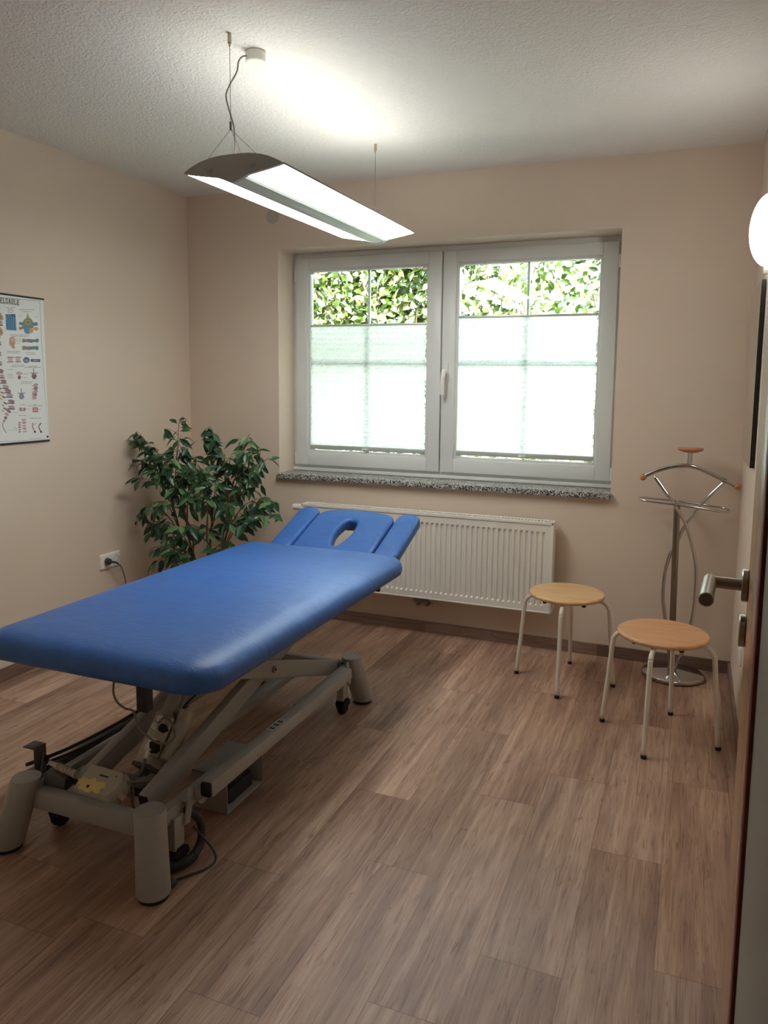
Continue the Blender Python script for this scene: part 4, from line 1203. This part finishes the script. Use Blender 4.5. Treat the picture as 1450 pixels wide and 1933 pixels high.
# cross-section of a vertebra with nerves
blob(320, 440, 66, 78, 'green', 1, 20, .06, 2); blob(318, 500, 42, 46, 'blue', 2, 16, .05, 4); blob(355, 505, 26, 30, 'tan', 3, 12, .1, 5)
blob(320, 412, 34, 28, 'olive', 3, 14, .08, 6); blob(312, 412, 6, 9, 'black', 4, 8); blob(330, 412, 6, 9, 'black', 4, 8)
blob(240, 425, 26, 20, 'teal', 2, 10, .2, 7); blob(405, 432, 30, 22, 'teal', 2, 10, .2, 8); blob(238, 480, 26, 20, 'orange', 2, 10, .25, 9); blob(412, 485, 28, 22, 'tan', 2, 10, .25, 10)
poly([(312, 310), (322, 310), (340, 372), (298, 372)], 'olive', 2)
# head in profile
poly([(112, 588), (135, 574), (165, 582), (182, 610), (178, 650), (166, 672), (176, 712), (138, 704), (132, 680), (112, 678), (106, 640)], 'tan', 1); blob(152, 612, 26, 24, 'pink', 2, 14, .05, 12); stroke([(150, 640), (156, 705)], 10, 'red', 3)
# paired vertebrae pictures
for cy in (622, 705):
    blob(345, cy, 90, 20, 'teal', 1, 18, .18, cy); blob(320, cy, 26, 13, 'red', 2, 10, .2, cy+1); blob(272, cy, 20, 24, 'green', 2, 10, .2, cy+2); blob(422, cy, 20, 24, 'teal', 2, 10, .2, cy+3)
for cx in (118, 208):
    for cy in (812, 862): blob(cx, cy, 40, 10, 'grey', 1, 12, .2, cx+cy)
    blob(cx, 836, 26, 22, 'pink', 2, 12, .2, cx)
blob(303, 842, 38, 34, 'blue2', 1, 16, .05, 21); blob(303, 848, 24, 20, 'lav', 2, 14, .1, 22); poly([(352, 830), (460, 832), (460, 866), (352, 862)], 'blue2', 1); poly([(378, 836), (436, 838), (436, 858), (378, 856)], 'lav', 2)
blob(220, 992, 38, 22, 'pink', 1, 14, .1, 23); blob(222, 1040, 18, 24, 'disc', 1, 12, .1, 24)
for cx, cy in ((388, 985), (246, 1216)):
    stroke([(cx-4, cy-50), (cx, cy)], 8, 'disc', 1); stroke([(cx-46, cy+4), (cx+48, cy+4)], 8, 'bone2', 1); blob(cx+2, cy+42, 30, 34, 'disc' if cx > 300 else 'lav', 2, 14, .08, cx); blob(cx+2, cy+12, 24, 14, 'lav', 3, 10, .2, cx+5)
for k in range(5): blob(410-4*k*(k > 2), 1128+36*k, 28, 20, 'bone2' if k % 2 else 'bone', 1, 10, .15, 30+k); blob(378, 1138+36*k, 16, 9, 'pink', 2, 8, .2, 50+k)
poly([(222, 1385), (298, 1388), (290, 1424), (226, 1422)], 'bone2', 1); blob(260, 1405, 20, 14, 'pink', 2, 10, .2, 60)
poly([(372, 1382), (436, 1384), (436, 1440), (376, 1438)], 'red', 1); poly([(384, 1396), (426, 1398), (426, 1426), (386, 1424)], 'pink', 2)
for k in range(5): blob(272+3*k, 1525+33*k, 26, 13, 'bone' if k % 2 else 'pink', 1, 10, .2, 80+k); blob(226, 1558+26*k, 18, 8, 'bone2', 1, 8, .2, 90+k)
for k, cx in enumerate((390, 460)):
    stroke([(cx-10+25*(k), 1560), (cx-20, 1600), (cx-2, 1640), (cx+8, 1668)], 12, 'red' if k == 0 else 'disc', 1); stroke([(cx-22, 1598), (cx+28-30*k, 1560)], 6, 'pink', 2); blob(cx+10, 1662, 12, 12, 'black', 2, 8, .2, k)
blob(545, 1718, 13, 12, 'black', 1)
# caption lines, too small to read: rows of fine grey print
for (x0_, x1_, y) in ((65, 175, 244), (95, 150, 262), (80, 165, 280), (92, 152, 298), (222, 402, 268), (255, 375, 292), (110, 340, 556), (140, 320, 572), (78, 235, 742), (82, 230, 760), (295, 405, 757), (300, 410, 775), (130, 280, 898), (135, 290, 916), (325, 430, 912), (290, 466, 926), (245, 368, 1090), (240, 370, 1108), (222, 290, 1352), (385, 415, 1350), (318, 488, 1364), (218, 300, 1474), (345, 480, 1504), (85, 155, 948), (272, 320, 1000), (272, 315, 1040), (430, 470, 1405), (0, 22, 250)):
    k = 0; x = x0_; q = random.Random(x0_*7+y)
    while x < x1_-4:
        w = q.uniform(9, 22); stroke([(x, y), (min(x+w, x1_), y+1.2)], 5, 'line' if q.random() < .6 else 'grey', 1); x += w+4
for (x0_, x1_, y) in ((85, 155, 1000), (85, 155, 1015), (85, 155, 1030), (85, 155, 1045), (190, 240, 600), (190, 240, 615), (190, 240, 630), (190, 240, 650), (150, 200, 1440), (150, 200, 1620), (150, 200, 1640), (340, 480, 1735), (100, 140, 1640), (215, 260, 330), (215, 250, 350), (395, 440, 350), (0, 30, 300), (35, 50, 730), (35, 50, 775), (310, 360, 1400)):
    stroke([(x0_, y), (x1_, y+1)], 3, 'grey', 1)
obj('printed_drawings', bm, pm, po)
# title in slab letters
bm = B()
def TM(y, z): return Matrix(((0, 0, 1, XL+.0058), (-1, 0, 0, y), (0, 1, 0, z), (0, 0, 0, 1)))
TT = Matrix(((0, 0, 1, XL+.0058), (1, 0, 0, 2.443), (0, 1, 0, 1.733), (0, 0, 0, 1)))
def glyph_title():
    # each letter: list of strokes in a 0..1 x 0..1 cell, drawn as bars with slab serifs
    G = {'D': [((.15, 0), (.15, 1)), ((0, 1), (.55, 1)), ((0, 0), (.55, 0)), ((.55, 1), (.85, .8)), ((.85, .8), (.85, .2)), ((.85, .2), (.55, 0))],
         'I': [((.5, 0), (.5, 1)), ((.2, 1), (.8, 1)), ((.2, 0), (.8, 0))],
         'E': [((.18, 0), (.18, 1)), ((0, 1), (.85, 1)), ((0, 0), (.85, 0)), ((.18, .5), (.6, .5)), ((.85, 1), (.85, .78)), ((.85, 0), (.85, .22)), ((.6, .38), (.6, .62))],
         'W': [((.02, 1), (.27, 0)), ((.27, 0), (.5, .8)), ((.5, .8), (.73, 0)), ((.73, 0), (.98, 1)), ((-.05, 1), (.2, 1)), ((.8, 1), (1.05, 1))],
         'R': [((.15, 0), (.15, 1)), ((0, 1), (.6, 1)), ((.6, 1), (.82, .78)), ((.82, .78), (.6, .5)), ((.6, .5), (.15, .5)), ((.5, .5), (.85, 0)), ((0, 0), (.35, 0)), ((.75, 0), (1, 0))],
         'B': [((.15, 0), (.15, 1)), ((0, 1), (.6, 1)), ((.6, 1), (.78, .78)), ((.78, .78), (.6, .53)), ((.6, .53), (.15, .53)), ((.6, .53), (.85, .28)), ((.85, .28), (.6, 0)), ((.6, 0), (0, 0))],
         'L': [((.2, 0), (.2, 1)), ((0, 1), (.42, 1)), ((0, 0), (.85, 0)), ((.85, 0), (.85, .28))],
         'S': [((.8, .72), (.8, .95)), ((.78, .85), (.55, 1)), ((.55, 1), (.25, .95)), ((.25, .95), (.12, .75)), ((.12, .75), (.3, .56)), ((.3, .56), (.65, .46)), ((.65, .46), (.84, .25)), ((.84, .25), (.65, .03)), ((.65, .03), (.35, 0)), ((.35, 0), (.14, .15)), ((.12, .05), (.12, .3))],
         'A': [((.12, 0), (.46, 1)), ((.46, 1), (.54, 1)), ((.54, 1), (.88, 0)), ((.25, .33), (.75, .33)), ((-.02, 0), (.28, 0)), ((.72, 0), (1.02, 0))],
         'U': [((.18, 1), (.18, .2)), ((.18, .2), (.35, 0)), ((.35, 0), (.65, 0)), ((.65, 0), (.82, .2)), ((.82, .2), (.82, 1)), ((0, 1), (.36, 1)), ((.64, 1), (1, 1))]}
    G['Ä'] = G['A']+[((.28, 1.22), (.36, 1.22)), ((.64, 1.22), (.72, 1.22))]
    cw, ch, adv = .0122, .0235, .01535; wd = .0032
    y = 2.6625-15*adv
    for ch_ in 'DIE WIRBELSÄULE':
        if ch_ != ' ':
            for (a, b3) in G[ch_]:
                x0_, z0_ = y+a[0]*cw, 1.7335+a[1]*ch; x1_, z1_ = y+b3[0]*cw, 1.7335+b3[1]*ch
                dx, dz = x1_-x0_, z1_-z0_; L_ = math.hypot(dx, dz); w = wd if abs(dz) > abs(dx) else wd*.62
                ux, uz = dx/L_, dz/L_; nx, nz = -uz*w/2, ux*w/2; e_ = .0007
                vs_ = [bm.verts.new((XL+.0060, p_[0], p_[1])) for p_ in ((x0_-ux*e_+nx, z0_-uz*e_+nz), (x0_-ux*e_-nx, z0_-uz*e_-nz), (x1_+ux*e_-nx, z1_+uz*e_-nz), (x1_+ux*e_+nx, z1_+uz*e_+nz))]
                f = bm.faces.new(vs_); f.normal_update()
                if f.normal.x < 0: f.normal_flip()
        y += adv
glyph_title()
obj('title_lettering', bm, pm[ix['black']], po)

# ------------------------------------------------------------------ POTTED WEEPING FIG
pp = thing('potted_fig_tree', 'bushy green weeping fig in the left corner behind the blue table', 'potted plant', (-2.52, 3.50, 0))
bm = B(); lathe(bm, [(0, .004), (.105, .004), (.112, .012), (.140, .215), (.152, .218), (.152, .250), (.138, .252), (.132, .225), (0, .222)], (-2.52, 3.50, 0), 48)
pt_ = obj('pot', bm, M_terracotta, pp, auto=40)
bm = B(); lathe(bm, [(0, .226), (.08, .230), (.131, .224)], (-2.52, 3.50, 0), 36); obj('soil', bm, M_soil, pt_, smooth=True)
bm = B(); lathe(bm, [(0, 0), (.14, 0), (.165, .02), (.160, .022), (.138, .005), (0, .004)], (-2.52, 3.50, 0), 40); obj('saucer', bm, M_terracotta, pt_, auto=40)
targets = [  # branch tips: x, y, z
 (-2.86, 3.42, 1.06), (-2.84, 3.35, 1.10), (-2.70, 3.52, 1.165), (-2.60, 3.40, 1.10), (-2.47, 3.50, 1.135), (-2.42, 3.44, 1.08), (-2.86, 3.40, .93), (-2.80, 3.30, .86),
 (-2.20, 3.46, 1.12), (-2.07, 3.44, 1.0), (-2.16, 3.46, 1.04), (-2.30, 3.44, 1.00), (-2.60, 3.30, 1.00), (-2.74, 3.38, 1.00), (-2.55, 3.30, .92), (-2.42, 3.32, .95),
 (-2.76, 3.30, .72), (-2.84, 3.38, .66), (-2.82, 3.40, .60), (-2.74, 3.30, .48), (-2.08, 3.46, .74), (-2.06, 3.42, .70), (-2.16, 3.36, .66), (-2.26, 3.30, .74), (-2.22, 3.50, .82),
 (-2.40, 3.25, .80), (-2.52, 3.25, .84), (-2.62, 3.22, .74), (-2.46, 3.20, .64), (-2.36, 3.28, .60), (-2.60, 3.25, .56), (-2.72, 3.28, .40), (-2.50, 3.22, .50), (-2.30, 3.36, .50),
 (-2.64, 3.70, .95), (-2.36, 3.72, .90), (-2.50, 3.78, .75), (-2.30, 3.74, .68), (-2.66, 3.30, .88), (-2.34, 3.34, .86), (-2.78, 3.62, .80), (-2.68, 3.26, .64), (-2.78, 3.34, .56), (-2.58, 3.45, .70), (-2.44, 3.42, .72), (-2.50, 3.4, .90)]
rf = random.Random(21)
stems = B(); leaves = B(); twigs = B()
trunks = []
for k in range(7):
    a = 2*PI*k/7; b0 = Vector((-2.52+.05*math.cos(a), 3.50+.05*math.sin(a), .22))
    tp = Vector((-2.52+.14*math.cos(a)*1.3, 3.48+.10*math.sin(a), .62+.08*rf.random()))
    pts = [b0, b0.lerp(tp, .33)+Vector((rf.uniform(-.02, .02), rf.uniform(-.02, .02), 0)), b0.lerp(tp, .7)+Vector((rf.uniform(-.02, .02), rf.uniform(-.02, .02), 0)), tp]
    sp_ = smooth_path(pts, 6); tube(stems, sp_, .0085, 8, 0, taper=.55); trunks.append(sp_)
for tx, ty, tz in targets:
    T = Vector((tx, ty, tz))
    best = min((p for tr in trunks for p in tr[3:] if p.z < tz+.02), key=lambda p: (p-T).length+.8*max(0, p.z-(tz-.25)))
    mid = best.lerp(T, .55)+Vector((rf.uniform(-.02, .02), rf.uniform(-.02, .02), .06+.03*rf.random()))
    path = smooth_path([best, best.lerp(mid, .5)+Vector((0, 0, .025)), mid, T], 7)
    tube(stems, path, .0035, 6, 0, taper=.3)
    # leaves along the outer part
    n_ = len(path); L_ = (T-best).length
    cnt = max(8, int(L_/.0235))
    for q in range(cnt):
        s_ = .34+.66*(q+rf.random()*.6)/cnt; s_ = min(s_, 1.0)
        i = min(int(s_*(n_-1)), n_-2); p = path[i].lerp(path[i+1], s_*(n_-1)-i)
        td = (path[i+1]-path[i]).normalized()
        side = td.cross(Vector((0, 0, 1))); side = side.normalized() if side.length > .01 else Vector((1, 0, 0))
        sg = 1 if q % 2 else -1
        d0 = (td*rf.uniform(.2, .8)+side*sg*rf.uniform(.5, 1.1)+Vector((rf.uniform(-.2, .2), rf.uniform(-.4, .1), rf.uniform(-1.4, -.05))))
        st_ = d0.normalized()*rf.uniform(.012, .022)
        if s_ > .55 and rf.random() < .30:     # short side twig with extra leaves
            e_ = p+(side*sg*.6+td*.5+Vector((0, -.2, rf.uniform(-.3, .3)))).normalized()*rf.uniform(.05, .09)
            tube(stems, [p, p.lerp(e_, .5)+Vector((0, 0, .01)), e_], .0018, 5, 3, taper=.5)
            for w_ in (.5, .8, 1.0):
                pe = p.lerp(e_, w_); de = Vector((rf.uniform(-1, 1), rf.uniform(-1, .3), rf.uniform(-1.1, .2)))
                Ln = rf.uniform(.060, .095)
                leaf_bm(leaves, pe, de, Vector((rf.uniform(-.5, .5), rf.uniform(-1, -.1), rf.uniform(.2, 1))), Ln, Ln*.38)
        Ln = rf.uniform(.056, .096)*(1 if s_ < .97 else .8)
        tube(stems, [p, p+st_], .0009, 4, 0)
        leaf_bm(leaves, p+st_, d0, Vector((rf.uniform(-.5, .5), rf.uniform(-1, -.1), rf.uniform(.2, 1))), Ln, Ln*.38)
# keep foliage off the walls
for bb in (leaves, stems):
    for v in bb.verts:
        if v.co.x < XL+.012: v.co.x = XL+.012+(XL+.012-v.co.x)*.25
        if v.co.y > YB-.012: v.co.y = YB-.012-(v.co.y-(YB-.012))*.25
obj('stems', stems, M_stem, pp, smooth=True)
lf = obj('foliage', leaves, M_ficus, pp)
lf['kind'] = 'stuff'

# ------------------------------------------------------------------ LIGHT
w = bpy.data.worlds.new('World'); sc.world = w; w.use_nodes = True
nt = w.node_tree; bg = nt.nodes['Background']
sky = nt.nodes.new('ShaderNodeTexSky'); sky.sky_type = 'NISHITA'
sky.sun_disc = False; sky.sun_elevation = math.radians(52); sky.sun_rotation = math.radians(120); sky.altitude = 300; sky.dust_density = 2.5
hsv = nt.nodes.new('ShaderNodeHueSaturation'); hsv.inputs['Saturation'].default_value = .35
nt.links.new(sky.outputs[0], hsv.inputs['Color']); nt.links.new(hsv.outputs[0], bg.inputs['Color'])
SKY = 5.6
bg.inputs['Strength'].default_value = SKY
sd = bpy.data.lights.new('sun', 'SUN'); sd.energy = 4.5; sd.angle = math.radians(.6); sd.color = (1, .95, .86)
so = bpy.data.objects.new('sun', sd); COL.objects.link(so)
so.rotation_euler = Vector((-.75, .55, -1.15)).to_track_quat('-Z', 'Y').to_euler()

# ------------------------------------------------------------------ CAMERA
cd = bpy.data.cameras.new('camera'); cam = bpy.data.objects.new('camera', cd); COL.objects.link(cam)
r = Vector((.9294151437726873, .36887083094378953, .011036331131002226))
u_ = Vector((-.05275509875191528, .10320534322957135, .9932600649802356))
f_ = Vector((-.36524565717017166, .9237331688359494, -.11538042602896227))
Mc = Matrix((r, u_, -f_)).transposed().to_4x4(); Mc.translation = (0, 0, 1.3965)
cam.matrix_world = Mc
cd.sensor_fit = 'AUTO'; cd.sensor_width = 36; cd.lens = 1426.16/1933*36
cd.shift_x = -18.87/1933; cd.shift_y = -77.85/1933
cd.clip_start = .02; cd.clip_end = 100
sc.camera = cam
sc.view_settings.view_transform = 'Standard'; sc.view_settings.look = 'None'
sc.view_settings.gamma = 1; sc.view_settings.use_curve_mapping = False
sc.view_settings.exposure = .85
sc.cycles.max_bounces = 10; sc.cycles.diffuse_bounces = 6; sc.cycles.transparent_max_bounces = 16
sc.cycles.sample_clamp_indirect = 6
